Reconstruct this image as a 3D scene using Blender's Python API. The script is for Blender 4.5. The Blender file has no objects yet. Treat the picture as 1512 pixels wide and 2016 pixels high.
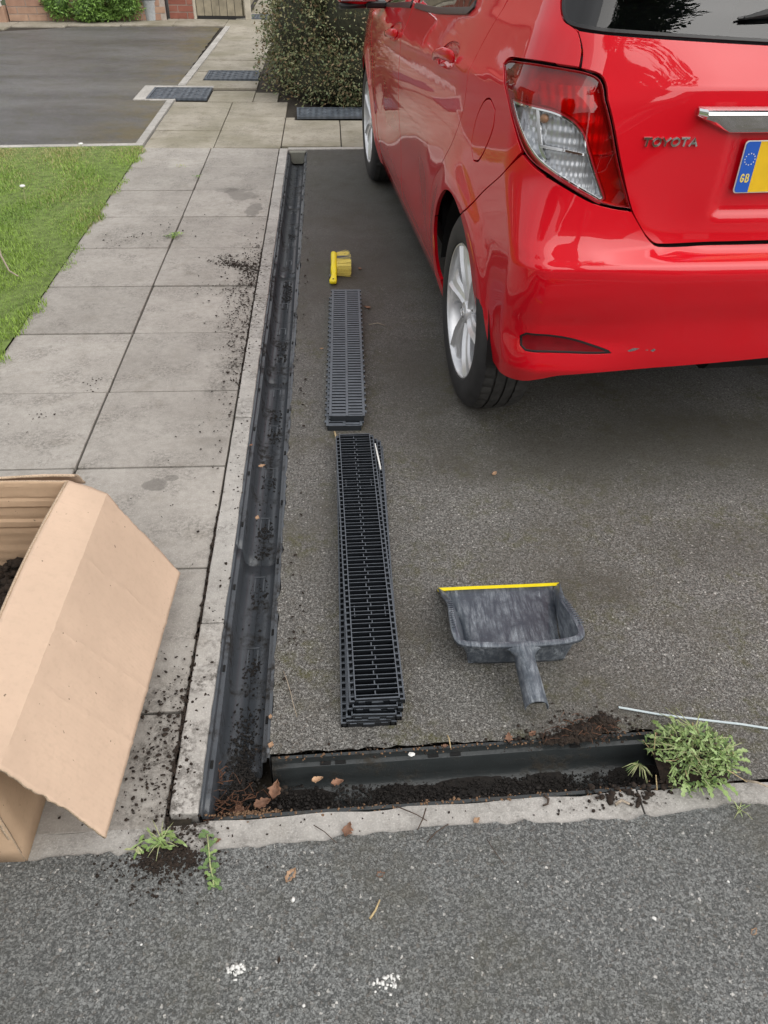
import bpy, bmesh, math, random
import numpy as np
from mathutils import Vector, Matrix
from mathutils.geometry import delaunay_2d_cdt
random.seed(7); RS = np.random.RandomState(11)
R = math.radians
SC = bpy.context.scene

# ------------------------------------------------------------------ camera, light, exposure
PITCH, YAW, ROLL, CAMH, FPX = .6885, .074, .0217, 1.3818, 1505.8
fw = Vector((math.sin(YAW)*math.cos(PITCH), math.cos(YAW)*math.cos(PITCH), -math.sin(PITCH)))
rt = Vector((math.cos(YAW), -math.sin(YAW), 0)); up = rt.cross(fw)
rt2 = math.cos(ROLL)*rt + math.sin(ROLL)*up; up2 = -math.sin(ROLL)*rt + math.cos(ROLL)*up
cd = bpy.data.cameras.new('camera'); cam = bpy.data.objects.new('camera', cd); SC.collection.objects.link(cam)
cam.matrix_world = Matrix(((rt2.x, up2.x, -fw.x, 0), (rt2.y, up2.y, -fw.y, 0), (rt2.z, up2.z, -fw.z, CAMH), (0, 0, 0, 1)))
cd.sensor_fit = 'VERTICAL'; cd.sensor_height = 36; cd.lens = 36*FPX/2016; cd.clip_start = .02; cd.clip_end = 600
SC.camera = cam
SC.render.resolution_x, SC.render.resolution_y = 768, 1024
SUN_EL, SUN_AZ = 50, 142          # soft overcast sun, behind and to the right of the camera
w = bpy.data.worlds.new('World'); SC.world = w; w.use_nodes = True
nt = w.node_tree; nt.nodes.clear()
sky = nt.nodes.new('ShaderNodeTexSky'); sky.sky_type = 'NISHITA'; sky.sun_disc = False
sky.sun_elevation = R(SUN_EL); sky.sun_rotation = R(SUN_AZ); sky.dust_density = 6; sky.air_density = 1.0; sky.ozone_density = .6
hs = nt.nodes.new('ShaderNodeHueSaturation'); hs.inputs['Saturation'].default_value = .22
bg = nt.nodes.new('ShaderNodeBackground'); bg.inputs[1].default_value = .13
wo = nt.nodes.new('ShaderNodeOutputWorld')
# broken cloud cover: soft brighter and greyer patches all over the sky
tc = nt.nodes.new('ShaderNodeTexCoord'); cl = nt.nodes.new('ShaderNodeTexNoise'); cl.inputs['Scale'].default_value = 2.2; cl.inputs['Detail'].default_value = 5
cr = nt.nodes.new('ShaderNodeMapRange'); cr.inputs[1].default_value = .3; cr.inputs[2].default_value = .7; cr.inputs[3].default_value = 2.4; cr.inputs[4].default_value = 3.5   # thin overcast: the glow round the sun is spread over the whole sky
mu = nt.nodes.new('ShaderNodeVectorMath'); mu.operation = 'SCALE'
nt.links.new(tc.outputs['Generated'], cl.inputs['Vector']); nt.links.new(cl.outputs[0], cr.inputs[0])
nt.links.new(sky.outputs[0], hs.inputs['Color']); gm = nt.nodes.new('ShaderNodeGamma'); gm.inputs[1].default_value = .45; nt.links.new(hs.outputs[0], gm.inputs[0]); nt.links.new(gm.outputs[0], mu.inputs[0]); nt.links.new(cr.outputs[0], mu.inputs['Scale'])
nt.links.new(mu.outputs[0], bg.inputs[0]); nt.links.new(bg.outputs[0], wo.inputs[0])
sl = bpy.data.lights.new('sun', 'SUN'); sl.energy = 1.3; sl.angle = R(80); sl.color = (1, .96, .9)
so = bpy.data.objects.new('sun', sl); SC.collection.objects.link(so)
az = R(SUN_AZ); sd = Vector((math.sin(az)*math.cos(R(SUN_EL)), math.cos(az)*math.cos(R(SUN_EL)), math.sin(R(SUN_EL))))
so.rotation_euler = sd.to_track_quat('Z', 'Y').to_euler()
vs = SC.view_settings; vs.view_transform = 'Standard'; vs.look = 'None'; vs.gamma = 1; vs.use_curve_mapping = False; vs.exposure = 0.58
SC.cycles.max_bounces = 6; SC.cycles.transparent_max_bounces = 12; SC.cycles.use_denoising = True

# ------------------------------------------------------------------ materials
class N:
    """small wrapper that makes node graphs short to write"""
    def __init__(s, name):
        s.m = bpy.data.materials.new(name); s.m.use_nodes = True; s.t = s.m.node_tree
        s.b = s.t.nodes['Principled BSDF']; s._c = {}
    def n(s, typ, **kw):
        o = s.t.nodes.new('ShaderNode'+typ)
        for k, v in kw.items(): setattr(o, k, v)
        return o
    def set(s, sock, v):
        if hasattr(v, 'is_output') or hasattr(v, 'links'): s.t.links.new(v, sock)
        else: sock.default_value = v
    def co(s, kind='Object', scale=None):
        k = (kind, str(scale))
        if k not in s._c:
            o = s.n('TexCoord').outputs[kind]
            if scale:
                m = s.n('Mapping'); m.inputs['Scale'].default_value = scale; s.t.links.new(o, m.inputs[0]); o = m.outputs[0]
            s._c[k] = o
        return s._c[k]
    def pos(s):
        return s.n('NewGeometry').outputs['Position']
    def noise(s, sc, det=4, co=None, ro=.55, out=0):
        o = s.n('TexNoise'); o.inputs['Scale'].default_value = sc; o.inputs['Detail'].default_value = det; o.inputs['Roughness'].default_value = ro
        s.t.links.new(co or s.co(), o.inputs['Vector']); return o.outputs[out]
    def vor(s, sc, feat='F1', out='Distance', co=None):
        o = s.n('TexVoronoi', feature=feat); o.inputs['Scale'].default_value = sc
        s.t.links.new(co or s.co(), o.inputs['Vector']); return o.outputs[out]
    def rng(s, v, a, b, c=0., d=1., clamp=True):
        o = s.n('MapRange', clamp=clamp); s.set(o.inputs[0], v)
        for i, x in zip((1, 2, 3, 4), (a, b, c, d)): o.inputs[i].default_value = x
        return o.outputs[0]
    def mix(s, f, a, b, mode='MIX'):
        o = s.n('Mix', data_type='RGBA', blend_type=mode); s.set(o.inputs[0], f)
        for i, x in ((6, a), (7, b)): s.set(o.inputs[i], (*x, 1) if isinstance(x, tuple) and len(x) == 3 else x)
        return o.outputs[2]
    def math(s, op, a, b=0.):
        o = s.n('Math', operation=op); s.set(o.inputs[0], a); s.set(o.inputs[1], b); return o.outputs[0]
    def bump(s, h, st=.5, d=.002):
        o = s.n('Bump'); o.inputs['Strength'].default_value = st; o.inputs['Distance'].default_value = d
        s.set(o.inputs['Height'], h); s.t.links.new(o.outputs[0], s.b.inputs['Normal']); return s
    def p(s, **kw):
        names = dict(col='Base Color', rough='Roughness', metal='Metallic', coat='Coat Weight', coatr='Coat Roughness', spec='Specular IOR Level', trans='Transmission Weight', ior='IOR', alpha='Alpha', sheen='Sheen Weight')
        for k, v in kw.items():
            s.set(s.b.inputs[names[k]], (*v, 1) if isinstance(v, tuple) and len(v) == 3 else v)
        return s
def plain(name, col, rough=.5, var=.12, sc=30, bump=0., **kw):
    g = N(name); nz = g.noise(sc, 4)
    c0 = tuple(c*(1-var) for c in col); c1 = tuple(min(1, c*(1+var)) for c in col)
    g.p(col=g.mix(g.rng(nz, .3, .7), c0, c1), rough=rough, **kw)
    if bump: g.bump(nz, bump, .002)
    return g.m

def asphalt(name, c_lo, c_hi, binder, moss, wet, dark=None, edge=1.0, rust=False, damp=()):
    g = N(name); P = g.pos()
    wob = g.noise(60, 2, P, out=1)
    va = g.n('VectorMath', operation='MULTIPLY_ADD'); g.t.links.new(wob, va.inputs[0]); va.inputs[1].default_value = (.006,)*3; g.t.links.new(P, va.inputs[2])
    Q = va.outputs[0]
    wob2 = g.noise(420, 2, P, out=1); vb = g.n('VectorMath', operation='MULTIPLY_ADD'); g.t.links.new(wob2, vb.inputs[0]); vb.inputs[1].default_value = (.0028,)*3; g.t.links.new(Q, vb.inputs[2]); Q = vb.outputs[0]
    d1 = g.vor(215, co=Q); k1 = g.vor(215, out='Color', co=Q); ed = g.vor(215, 'DISTANCE_TO_EDGE', co=Q)
    d2 = g.vor(380, co=P); k2 = g.vor(380, out='Color', co=P)
    sep = g.n('SeparateColor'); g.t.links.new(k1, sep.inputs[0]); sep2 = g.n('SeparateColor'); g.t.links.new(k2, sep2.inputs[0])
    stone = g.mix(sep.outputs[0], c_lo, c_hi)
    stone = g.mix(g.rng(sep.outputs[1], .965, 1.0, 0, 1.), stone, (.62, .60, .56))
    stone = g.mix(g.rng(sep.outputs[2], .86, 1.0, 0, .6), stone, (.10, .075, .055))
    gap = g.rng(ed, .02, .085*edge, 0, 1)
    gap = g.math('MAXIMUM', gap, g.rng(g.noise(300, 2, P), .47, .56))
    gap = g.math('MULTIPLY', gap, g.rng(g.noise(170, 3, P, .7), .36, .50))
    gap = g.math('MULTIPLY', gap, g.rng(sep.outputs[2], .05, .3, .25, 1))
    c = g.mix(gap, binder, stone)
    c = g.mix(g.rng(sep2.outputs[0], .8, 1, 0, .35), c, tuple(x*1.5 for x in c_hi))
    big = g.noise(1.1, 5, P); mid = g.noise(6, 5, P); fine = g.noise(34, 4, P)
    c = g.mix(g.rng(big, .38, .66, 0, .45), c, tuple(x*.55 for x in c_lo))
    c = g.mix(g.math('MULTIPLY', g.rng(g.noise(2.3, 6, P, .7), .48, .62, 0, .62), g.rng(fine, .3, .6, .4, 1)), c, tuple(x*.62*f for x, f in zip(c_lo, (1.08, 1, .80))))
    ms = g.math('MULTIPLY', g.rng(mid, .47, .66), g.rng(fine, .42, .62))
    ms = g.math('MULTIPLY', ms, g.rng(ed, .0, .22, 1, .25))
    c = g.mix(g.math('MULTIPLY', ms, moss), c, (.085, .082, .022))
    if rust:
        sp = g.n('SeparateXYZ'); g.t.links.new(P, sp.inputs[0])
        f = g.math('MULTIPLY', g.rng(sp.outputs[0], -1.9, -1.32), g.math('MULTIPLY', g.rng(g.noise(1.3, 4, P), .36, .5), g.rng(g.noise(9, 4, P), .3, .55)))
        c = g.mix(g.math('MULTIPLY', f, .8), c, (.15, .12, .05)); c = g.mix(g.rng(g.noise(.9, 5, g.co('Object', (.5, 2, 1)), .6), .4, .65, 0, .35), c, (.24, .24, .24))
    if damp:  # damp patches plus the shadow under the car, both put into the colour
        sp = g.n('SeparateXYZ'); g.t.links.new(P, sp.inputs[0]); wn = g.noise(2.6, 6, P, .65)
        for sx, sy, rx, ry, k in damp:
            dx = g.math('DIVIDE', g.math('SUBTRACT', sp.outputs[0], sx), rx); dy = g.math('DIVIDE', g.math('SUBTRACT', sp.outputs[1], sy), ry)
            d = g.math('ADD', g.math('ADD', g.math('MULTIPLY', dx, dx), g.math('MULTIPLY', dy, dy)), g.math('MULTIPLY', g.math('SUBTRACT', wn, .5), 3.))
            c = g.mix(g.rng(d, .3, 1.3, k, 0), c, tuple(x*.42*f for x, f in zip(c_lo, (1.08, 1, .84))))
    if dark:  # darker further up: mossy tone plus the car's shade put into the colour
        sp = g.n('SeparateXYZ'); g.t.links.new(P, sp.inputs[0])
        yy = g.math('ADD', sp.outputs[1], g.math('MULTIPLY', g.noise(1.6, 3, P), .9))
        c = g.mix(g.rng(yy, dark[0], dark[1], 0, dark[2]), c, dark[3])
    h = g.math('ADD', g.math('MULTIPLY', gap, .8), g.math('MULTIPLY', sep.outputs[0], .5))
    h = g.math('ADD', h, g.math('MULTIPLY', g.math('SUBTRACT', 1., d2), .25))
    g.p(col=c, rough=g.rng(mid, .3, .7, wet, wet+.2), spec=.45); g.bump(h, .8, .0026)
    return g.m
M = {}
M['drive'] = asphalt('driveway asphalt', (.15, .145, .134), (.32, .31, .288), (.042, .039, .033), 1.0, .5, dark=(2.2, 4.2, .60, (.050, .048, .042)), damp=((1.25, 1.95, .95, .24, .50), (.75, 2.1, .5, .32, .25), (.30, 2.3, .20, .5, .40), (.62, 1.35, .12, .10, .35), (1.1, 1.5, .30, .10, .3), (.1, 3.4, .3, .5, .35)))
M['road'] = asphalt('footway asphalt', (.155, .160, .155), (.265, .272, .264), (.058, .061, .059), .12, .45, edge=.8)
M['far_drive'] = asphalt('neighbour asphalt', (.115, .113, .113), (.165, .162, .160), (.08, .078, .076), 1.0, .42, rust=True)

def concrete(name, ca, cb, per_obj=.2, pit=.5, stain=.6, sc=1.0, moss=0., stains=(), smears=()):
    g = N(name); P = g.pos()
    n1 = g.noise(3.2*sc, 6, P, .6); n2 = g.noise(38, 5, P, .7); n3 = g.noise(260, 2, P); n4 = g.noise(11, 5, P)
    c = g.mix(g.rng(n1, .3, .7), ca, cb)
    c = g.mix(g.rng(n2, .38, .7, 0, .4), c, tuple(x*.60 for x in ca))
    c = g.mix(g.math('MULTIPLY', g.rng(g.noise(7, 6, P, .7), .48, .62), g.rng(g.noise(90, 4, P, .7), .42, .6)), c, tuple(x*.66 for x in ca))
    c = g.mix(g.rng(n3, .52, .75, 0, .4), c, tuple(min(1, x*1.35) for x in cb))
    c = g.mix(g.rng(n4, .55, .75, 0, stain*.5), c, tuple(x*f for x, f in zip(ca, (.62, .58, .5))))
    if moss: c = g.mix(g.rng(g.noise(1.7, 5, P), .45, .7, 0, moss), c, (.14, .13, .07))
    if stains:                      # wet patches spilled on the slabs
        sp = g.n('SeparateXYZ'); g.t.links.new(P, sp.inputs[0]); wobx = g.noise(9, 4, P); woby = g.noise(23, 3, P)
        dn = g.math('MULTIPLY', g.rng(g.noise(70, 5, P, .75), .44, .60), g.rng(g.noise(8, 4, P, .6), .42, .6))
        for sx, sy, rx, ry, k in smears:
            dx = g.math('DIVIDE', g.math('SUBTRACT', sp.outputs[0], sx), rx); dy = g.math('DIVIDE', g.math('SUBTRACT', sp.outputs[1], sy), ry)
            c = g.mix(g.math('MULTIPLY', dn, g.rng(g.math('ADD', g.math('MULTIPLY', dx, dx), g.math('MULTIPLY', dy, dy)), 0, 1, k, 0)), c, (.035, .028, .021))
        for sx, sy, rx, ry, k in stains:
            dx = g.math('DIVIDE', g.math('SUBTRACT', sp.outputs[0], sx), rx); dy = g.math('DIVIDE', g.math('SUBTRACT', sp.outputs[1], sy), ry)
            d = g.math('ADD', g.math('MULTIPLY', dx, dx), g.math('MULTIPLY', dy, dy)); d = g.math('ADD', d, g.math('MULTIPLY', g.math('SUBTRACT', wobx, .5), 3.2)); d = g.math('ADD', d, g.math('MULTIPLY', g.math('SUBTRACT', woby, .5), 1.6))
            c = g.mix(g.rng(d, .55, 1.0, k, 0), c, tuple(x*.42 for x in ca))
    r = g.n('ObjectInfo').outputs['Random']
    hv = g.n('HueSaturation'); g.t.links.new(c, hv.inputs['Color']); g.set(hv.inputs['Value'], g.rng(r, 0, 1, 1-per_obj, 1+per_obj*.6))
    g.p(col=hv.outputs[0], rough=.86, spec=.3)
    g.bump(g.math('ADD', g.math('MULTIPLY', n3, .6), n2), pit, .0022)
    return g.m
M['slab'] = concrete('concrete paving slab', (.305, .283, .255), (.415, .39, .355), .10, stains=((-.52, 4.55, .09, .13, .55), (-.43, 4.28, .045, .14, .6), (-.60, 4.62, .07, .05, .35), (-.545, 1.83, .035, .03, .6), (-.50, 1.86, .02, .015, .55), (-.40, 2.05, .05, .04, .2)), smears=((-.36, 2.8, .13, .8, .9), (-.38, 3.45, .22, .32, .9), (-.36, .95, .16, .28, .9), (-.45, 3.53, .09, .04, 1.), (-.95, 3.9, .25, .2, .5), (-.9, 2.3, .2, .12, .4)))
M['slab_far'] = concrete('weathered buff slab', (.28, .255, .205), (.40, .365, .305), .10, moss=.5, stain=1.3)
M['kerb'] = concrete('concrete edging', (.34, .325, .30), (.50, .48, .45), .08, .7, stains=((9, 9, .1, .1, 0),), smears=((-.31, .95, .1, .5, .9), (-.32, 3.0, .1, 1.3, .7), (-.33, .74, .2, .05, 1.), (.53, .775, .16, .05, .9), (.1, .80, .5, .03, .8)))
M['bed'] = plain('joint soil', (.035, .028, .02), .95, .4, 60, .6)
M['soil'] = plain('dark potting soil', (.022, .014, .009), .95, .6, 120, .8)
M['soil_wet'] = plain('damp soil', (.012, .009, .007), .8, .5, 90, .8)
M['ground'] = plain('earth and grass', (.09, .12, .045), .95, .4, 2)
# channel plastic with dried mud
def plastic(name, col, mud, amt, rough=.42, mudc=(.075, .06, .045)):
    g = N(name); P = g.pos()
    n1 = g.noise(9, 6, P, .65); n2 = g.noise(60, 4, P); n3 = g.noise(300, 2, P)
    m = g.math('MULTIPLY', g.rng(n1, mud, mud+.1), g.rng(n2, .35, .6))
    sp = g.rng(g.noise(160, 2, P), .66, .7, 0, .8)
    m = g.math('MAXIMUM', m, g.math('MULTIPLY', sp, g.rng(n1, .4, .55)))
    dust = g.mix(g.rng(n1, .3, .7, 0, .4), col, tuple(min(1, c*1.9+.012) for c in col))
    g.p(col=g.mix(g.math('MULTIPLY', m, amt), dust, mudc), rough=g.rng(m, 0, 1, rough, .85), spec=.5)
    g.bump(g.math('ADD', g.math('MULTIPLY', m, 1.5), g.math('MULTIPLY', n3, .25)), .4, .002)
    return g.m
M['channel'] = plastic('grey channel plastic', (.050, .056, .064), .50, .95, .30, (.012, .010, .008))
M['channel_black'] = plastic('black channel plastic', (.026, .030, .031), .52, .8, .34, (.03, .024, .016))
def dusted(name, dark, dust):
    g = N(name); nz = g.noise(60, 4, g.pos()); ge = g.n('NewGeometry'); s_ = g.n('SeparateXYZ'); g.t.links.new(ge.outputs['Normal'], s_.inputs[0])
    f = g.math('MULTIPLY', g.rng(s_.outputs[2], .6, .95), g.rng(nz, .3, .7, .6, 1.)); g.p(col=g.mix(f, dark, dust), rough=g.rng(f, 0, 1, .34, .62)); return g.m
M['grate'] = dusted('black grating plastic with dust on its edges', (.010, .012, .015), (.105, .120, .140))
M['grate_grey'] = dusted('slate grey grating plastic with dust', (.022, .026, .031), (.125, .142, .165))
M['mortar'] = concrete('grey mortar', (.2, .2, .17), (.28, .28, .24), .05, .6)
# cardboard: corrugation shows as faint ribs
def card(name, col, axis):
    g = N(name); o = g.co('Object')
    wv = g.n('TexWave', bands_direction=axis); wv.inputs['Scale'].default_value = 34; wv.inputs['Distortion'].default_value = 1.2; wv.inputs['Detail'].default_value = 2; wv.inputs['Detail Scale'].default_value = 3
    g.t.links.new(o, wv.inputs['Vector'])
    n1 = g.noise(5, 5); n2 = g.noise(90, 4); 
    st = g.noise(7, 3, g.co('Object', (1, 14, 1) if axis == 'X' else (14, 1, 1)))
    c = g.mix(g.rng(n1, .3, .7), tuple(x*.9 for x in col), tuple(min(1, x*1.06) for x in col))
    c = g.mix(g.rng(n2, .5, .75, 0, .22), c, tuple(x*.66 for x in col))
    c = g.mix(g.rng(g.noise(110, 1, g.pos()), .77, .80, 0, .8), c, (.10, .07, .05)); c = g.mix(g.rng(g.noise(2.2, 5, g.pos()), .5, .72, 0, .3), c, tuple(x*.7 for x in col))
    c = g.mix(g.math('MULTIPLY', g.rng(wv.outputs[1], .2, .9, 0, .05), g.rng(n1, .35, .65)), c, tuple(x*.7 for x in col))
    g.p(col=c, rough=.82, spec=.25); g.bump(g.math('ADD', g.math('MULTIPLY', wv.outputs[1], g.rng(n1, .4, .65, .01, .07)), g.math('MULTIPLY', n1, 1.5)), .35, .0022)
    return g.m
M['card'] = card('kraft cardboard', (.63, .465, .345), 'Y')
M['card_in'] = card('kraft cardboard inside', (.55, .39, .26), 'Z')
M['card_edge'] = plain('torn cardboard edge', (.50, .38, .27), .9, .35, 300, .4)
# car
def paint():
    g = N('red car paint'); P = g.pos()
    dust = g.noise(2.6, 6, P); sp = g.noise(900, 1, P)
    c = g.mix(g.rng(dust, .35, .7, 0, .10), (.60, .0005, .010), (.58, .006, .016))
    c = g.mix(g.rng(sp, .72, .76, 0, .25), c, (.35, .12, .10))
    g.p(col=c, rough=.4, coat=1., coatr=g.rng(dust, .3, .7, .01, .035), spec=.12)
    g.b.inputs['Coat IOR'].default_value = 1.52
    n = g.n('Bump'); n.inputs['Strength'].default_value = .03; n.inputs['Distance'].default_value = .004
    g.t.links.new(g.noise(14, 2, P), n.inputs['Height']); g.t.links.new(n.outputs[0], g.b.inputs['Coat Normal'])
    return g.m
M['paint'] = paint()
M['black_trim'] = plain('black trim', (.012, .012, .013), .35)
M['liner'] = plain('black liner', (.006, .006, .006), .9)
M['interior'] = plain('interior trim', (.03, .03, .034), .7)
M['rubber'] = plain('tyre rubber', (.022, .022, .024), .6, .3, 25, .1)
M['rubber2'] = plain('tyre tread rubber', (.032, .031, .030), .72, .35, 40, .2)
M['alloy'] = plain('silver alloy', (.74, .75, .77), .30, .1, 18, metal=.55)
M['chrome'] = plain('chrome', (.80, .81, .83), .06, .05, 8, metal=1.)
M['dark_chrome'] = plain('dark chrome', (.16, .17, .19), .12, .1, 8, metal=.9)
M['brake'] = plain('brake disc', (.12, .11, .10), .5, metal=.6)
M['scrape'] = plain('scraped primer', (.16, .15, .15), .7, .5, 300)
def glass(name, tint, amt, rough=.0):
    g = N(name); t = g.t; t.nodes.remove(g.b)
    tr = g.n('BsdfTransparent'); tr.inputs[0].default_value = (*tint, 1)
    gl = g.n('BsdfGlossy'); gl.inputs['Roughness'].default_value = rough; gl.inputs[0].default_value = (1, 1, 1, 1)
    fr = g.n('Fresnel'); fr.inputs[0].default_value = 1.5; mx = g.n('MixShader')
    ge = g.n('NewGeometry')
    f = g.math('MULTIPLY', g.math('MULTIPLY', fr.outputs[0], amt), g.math('SUBTRACT', 1., ge.outputs['Backfacing']))
    t.links.new(f, mx.inputs[0]); t.links.new(tr.outputs[0], mx.inputs[1]); t.links.new(gl.outputs[0], mx.inputs[2])
    t.links.new(mx.outputs[0], t.nodes['Material Output'].inputs[0]); return g.m
M['glass'] = glass('tinted window glass', (.30, .34, .35), 1.3)
M['lens_clear'] = glass('clear lens', (.9, .9, .9), 1.1)
M['lens_red'] = glass('red lens', (.62, .012, .02), 1.2)
def ribbed(name, col, metal, sc, rough):
    g = N(name); P = g.co('Object')
    a = g.n('TexWave', bands_direction='X'); a.inputs['Scale'].default_value = sc; g.t.links.new(P, a.inputs['Vector'])
    b = g.n('TexWave', bands_direction='Z'); b.inputs['Scale'].default_value = sc*.45; g.t.links.new(P, b.inputs['Vector'])
    g.p(col=col, metal=metal, rough=rough); g.bump(g.math('ADD', a.outputs[1], g.math('MULTIPLY', b.outputs[1], 1.)), .45, .004); return g.m
M['reflector'] = ribbed('ribbed silver reflector', (.52, .54, .57), .75, 30, .38)
M['reflector2'] = ribbed('ribbed lamp reflector behind red', (.8, .42, .40), .3, 20, .35)
M['red_plate'] = plain('deep red lamp plastic', (.38, .008, .018), .25, .2, 30, coat=1.)
M['lamp_house'] = plain('bright red lamp housing', (.80, .10, .10), .35, .2, 30)
M['amber'] = plain('amber bulb', (.30, .13, .04), .3, .2, 30)
M['reflector_red'] = plain('dark red reflector', (.16, .002, .006), .3, .2, 30, spec=.3)
M['plate_yellow'] = plain('number plate yellow', (.80, .50, .012), .35, .05)
M['plate_blue'] = plain('number plate blue', (.015, .10, .50), .35, .05)
M['white'] = plain('white print', (.75, .75, .72), .5, .05)
M['gb_yellow'] = plain('plate letter yellow', (.85, .66, .12), .5, .05)
M['orange'] = plain('orange plastic', (.75, .18, .02), .4, .1)
M['yellow'] = plain('yellow plastic', (.82, .66, .015), .4, .06)
M['bristle_y'] = plain('yellow bristles', (.78, .66, .16), .6, .2, 200)
M['bristle_g'] = plain('grey bristles', (.10, .11, .13), .6, .3, 200)
def dusty():
    g = N('dusty black dustpan plastic'); P = g.co('Object')
    a = g.noise(13, 6, P, .75); b = g.noise(70, 6, g.co('Object', (1.6, .22, 1)), .8); c = g.noise(140, 3, P)
    m = g.math('MULTIPLY', g.rng(a, .40, .66), g.rng(b, .42, .70))
    m = g.math('MAXIMUM', m, g.math('MULTIPLY', g.rng(g.noise(26, 5, g.co('Object', (5, .5, 1)), .8), .64, .70), .9))
    m = g.math('MAXIMUM', m, g.rng(g.noise(30, 2, P), .74, .78, 0, .9))
    col = g.mix(m, (.050, .062, .080), (.42, .46, .50))
    col = g.mix(g.rng(c, .4, .7, 0, .25), col, (.09, .10, .11))
    g.p(col=col, rough=g.rng(m, 0, 1, .36, .8)); g.bump(c, .12, .001); return g.m
M['pan'] = dusty()
M['tie'] = plain('pale grey cable tie', (.52, .60, .62), .4, .06)
# plants
def leafm(name, ca, cb, sc=9, rough=.55):
    g = N(name); n1 = g.noise(sc, 3, g.pos()); n2 = g.noise(sc*14, 2, g.pos())
    c = g.mix(g.rng(n1, .3, .7), ca, cb); c = g.mix(g.rng(n2, .35, .75, 0, .5), c, tuple(min(1, x*1.5) for x in cb))
    g.p(col=c, rough=rough); g.b.inputs['Subsurface Weight'].default_value = 0
    return g.m
M['grass'] = leafm('lawn grass', (.11, .21, .03), (.27, .40, .065), 2.2)
M['grass_dry'] = leafm('pale dry grass', (.30, .27, .10), (.40, .37, .17), 5)
M['turf'] = plain('turf soil', (.12, .17, .04), .95, .4, 25, .6)
M['leaf_dark'] = leafm('dark shrub leaf', (.06, .08, .04), (.13, .165, .07), 5, .5)
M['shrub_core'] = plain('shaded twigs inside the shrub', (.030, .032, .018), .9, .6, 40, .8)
M['leaf_olive'] = leafm('olive shrub leaf', (.13, .14, .065), (.21, .20, .10), 6)
M['leaf_brown'] = leafm('brown shrub tips', (.15, .10, .05), (.20, .145, .08), 6)
M['conifer'] = leafm('green conifer', (.12, .23, .04), (.20, .34, .07), 4)
M['conifer_dark'] = leafm('shaded conifer', (.03, .07, .014), (.06, .11, .02), 4)
M['weed'] = leafm('weed leaf', (.12, .20, .05), (.22, .31, .10), 30)
M['weed2'] = leafm('pale weed leaf', (.20, .30, .10), (.31, .40, .17), 30)
M['weed_dk'] = leafm('deep green weed leaf', (.06, .12, .035), (.12, .19, .06), 30)
M['stem'] = leafm('pale stem', (.28, .32, .13), (.36, .38, .2), 20)
M['straw'] = plain('straw', (.48, .37, .20), .8, .25, 200)
M['bark'] = plain('twig bark', (.075, .052, .038), .85, .4, 150, .3)
M['bark_pale'] = plain('pale twig', (.36, .30, .23), .85, .3, 150, .3)
M['dead_leaf'] = plain('dead brown leaf', (.22, .115, .07), .7, .45, 60, .4)
M['chaff'] = plain('brown chaff', (.17, .10, .055), .85, .6, 300)
M['dead_leaf2'] = plain('dead tan leaf', (.40, .25, .15), .7, .35, 60, .4)
M['root'] = plain('fibrous roots', (.12, .055, .03), .9, .5, 90)
M['chip'] = plain('white plaster flake', (.72, .72, .69), .7, .1, 60)
# house
def brickm(name, ca, cb):
    g = N(name); n1 = g.noise(14, 5, g.pos()); r = g.n('ObjectInfo').outputs['Random']
    c = g.mix(r, ca, cb); c = g.mix(g.rng(n1, .35, .7, 0, .5), c, tuple(x*.65 for x in ca)); g.p(col=c, rough=.88, spec=.2); g.bump(n1, .5, .004); return g.m
M['brick_buff'] = brickm('buff brick', (.34, .20, .145), (.42, .28, .20))
M['brick_red'] = brickm('red brick', (.26, .095, .07), (.34, .15, .11))
M['mortar_w'] = plain('wall mortar', (.36, .31, .27), .9, .15, 30)
M['gate'] = plain('weathered gate board', (.27, .235, .17), .85, .3, 9, .4)
M['post'] = plain('pale timber post', (.42, .38, .31), .85, .2, 12)
M['bin'] = plain('grey bin plastic', (.24, .26, .28), .45, .15)
M['bin_lid'] = plain('bin lid', (.14, .16, .17), .45, .15)
M['bag'] = plain('white bin bag', (.72, .74, .76), .45, .1)
M['pvc'] = plain('white window frame', (.78, .78, .76), .35, .05)
M['win'] = plain('dark room glass', (.02, .024, .03), .04, .1, 2, coat=1.)
M['pipe'] = plain('black downpipe', (.015, .015, .017), .4)
def ironm():
    g = N('blue grey inspection cover'); P = g.pos()
    a = g.n('TexWave', bands_direction='X'); a.inputs['Scale'].default_value = 7.5; g.t.links.new(P, a.inputs['Vector'])
    n1 = g.noise(14, 5, P)
    c = g.mix(g.rng(n1, .3, .7), (.055, .068, .085), (.13, .15, .175)); c = g.mix(g.rng(a.outputs[1], .2, .8, 0, .5), c, (.045, .052, .062))
    g.p(col=c, rough=.6); g.bump(n1, .4, .003); return g.m
M['iron'] = ironm()

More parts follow.
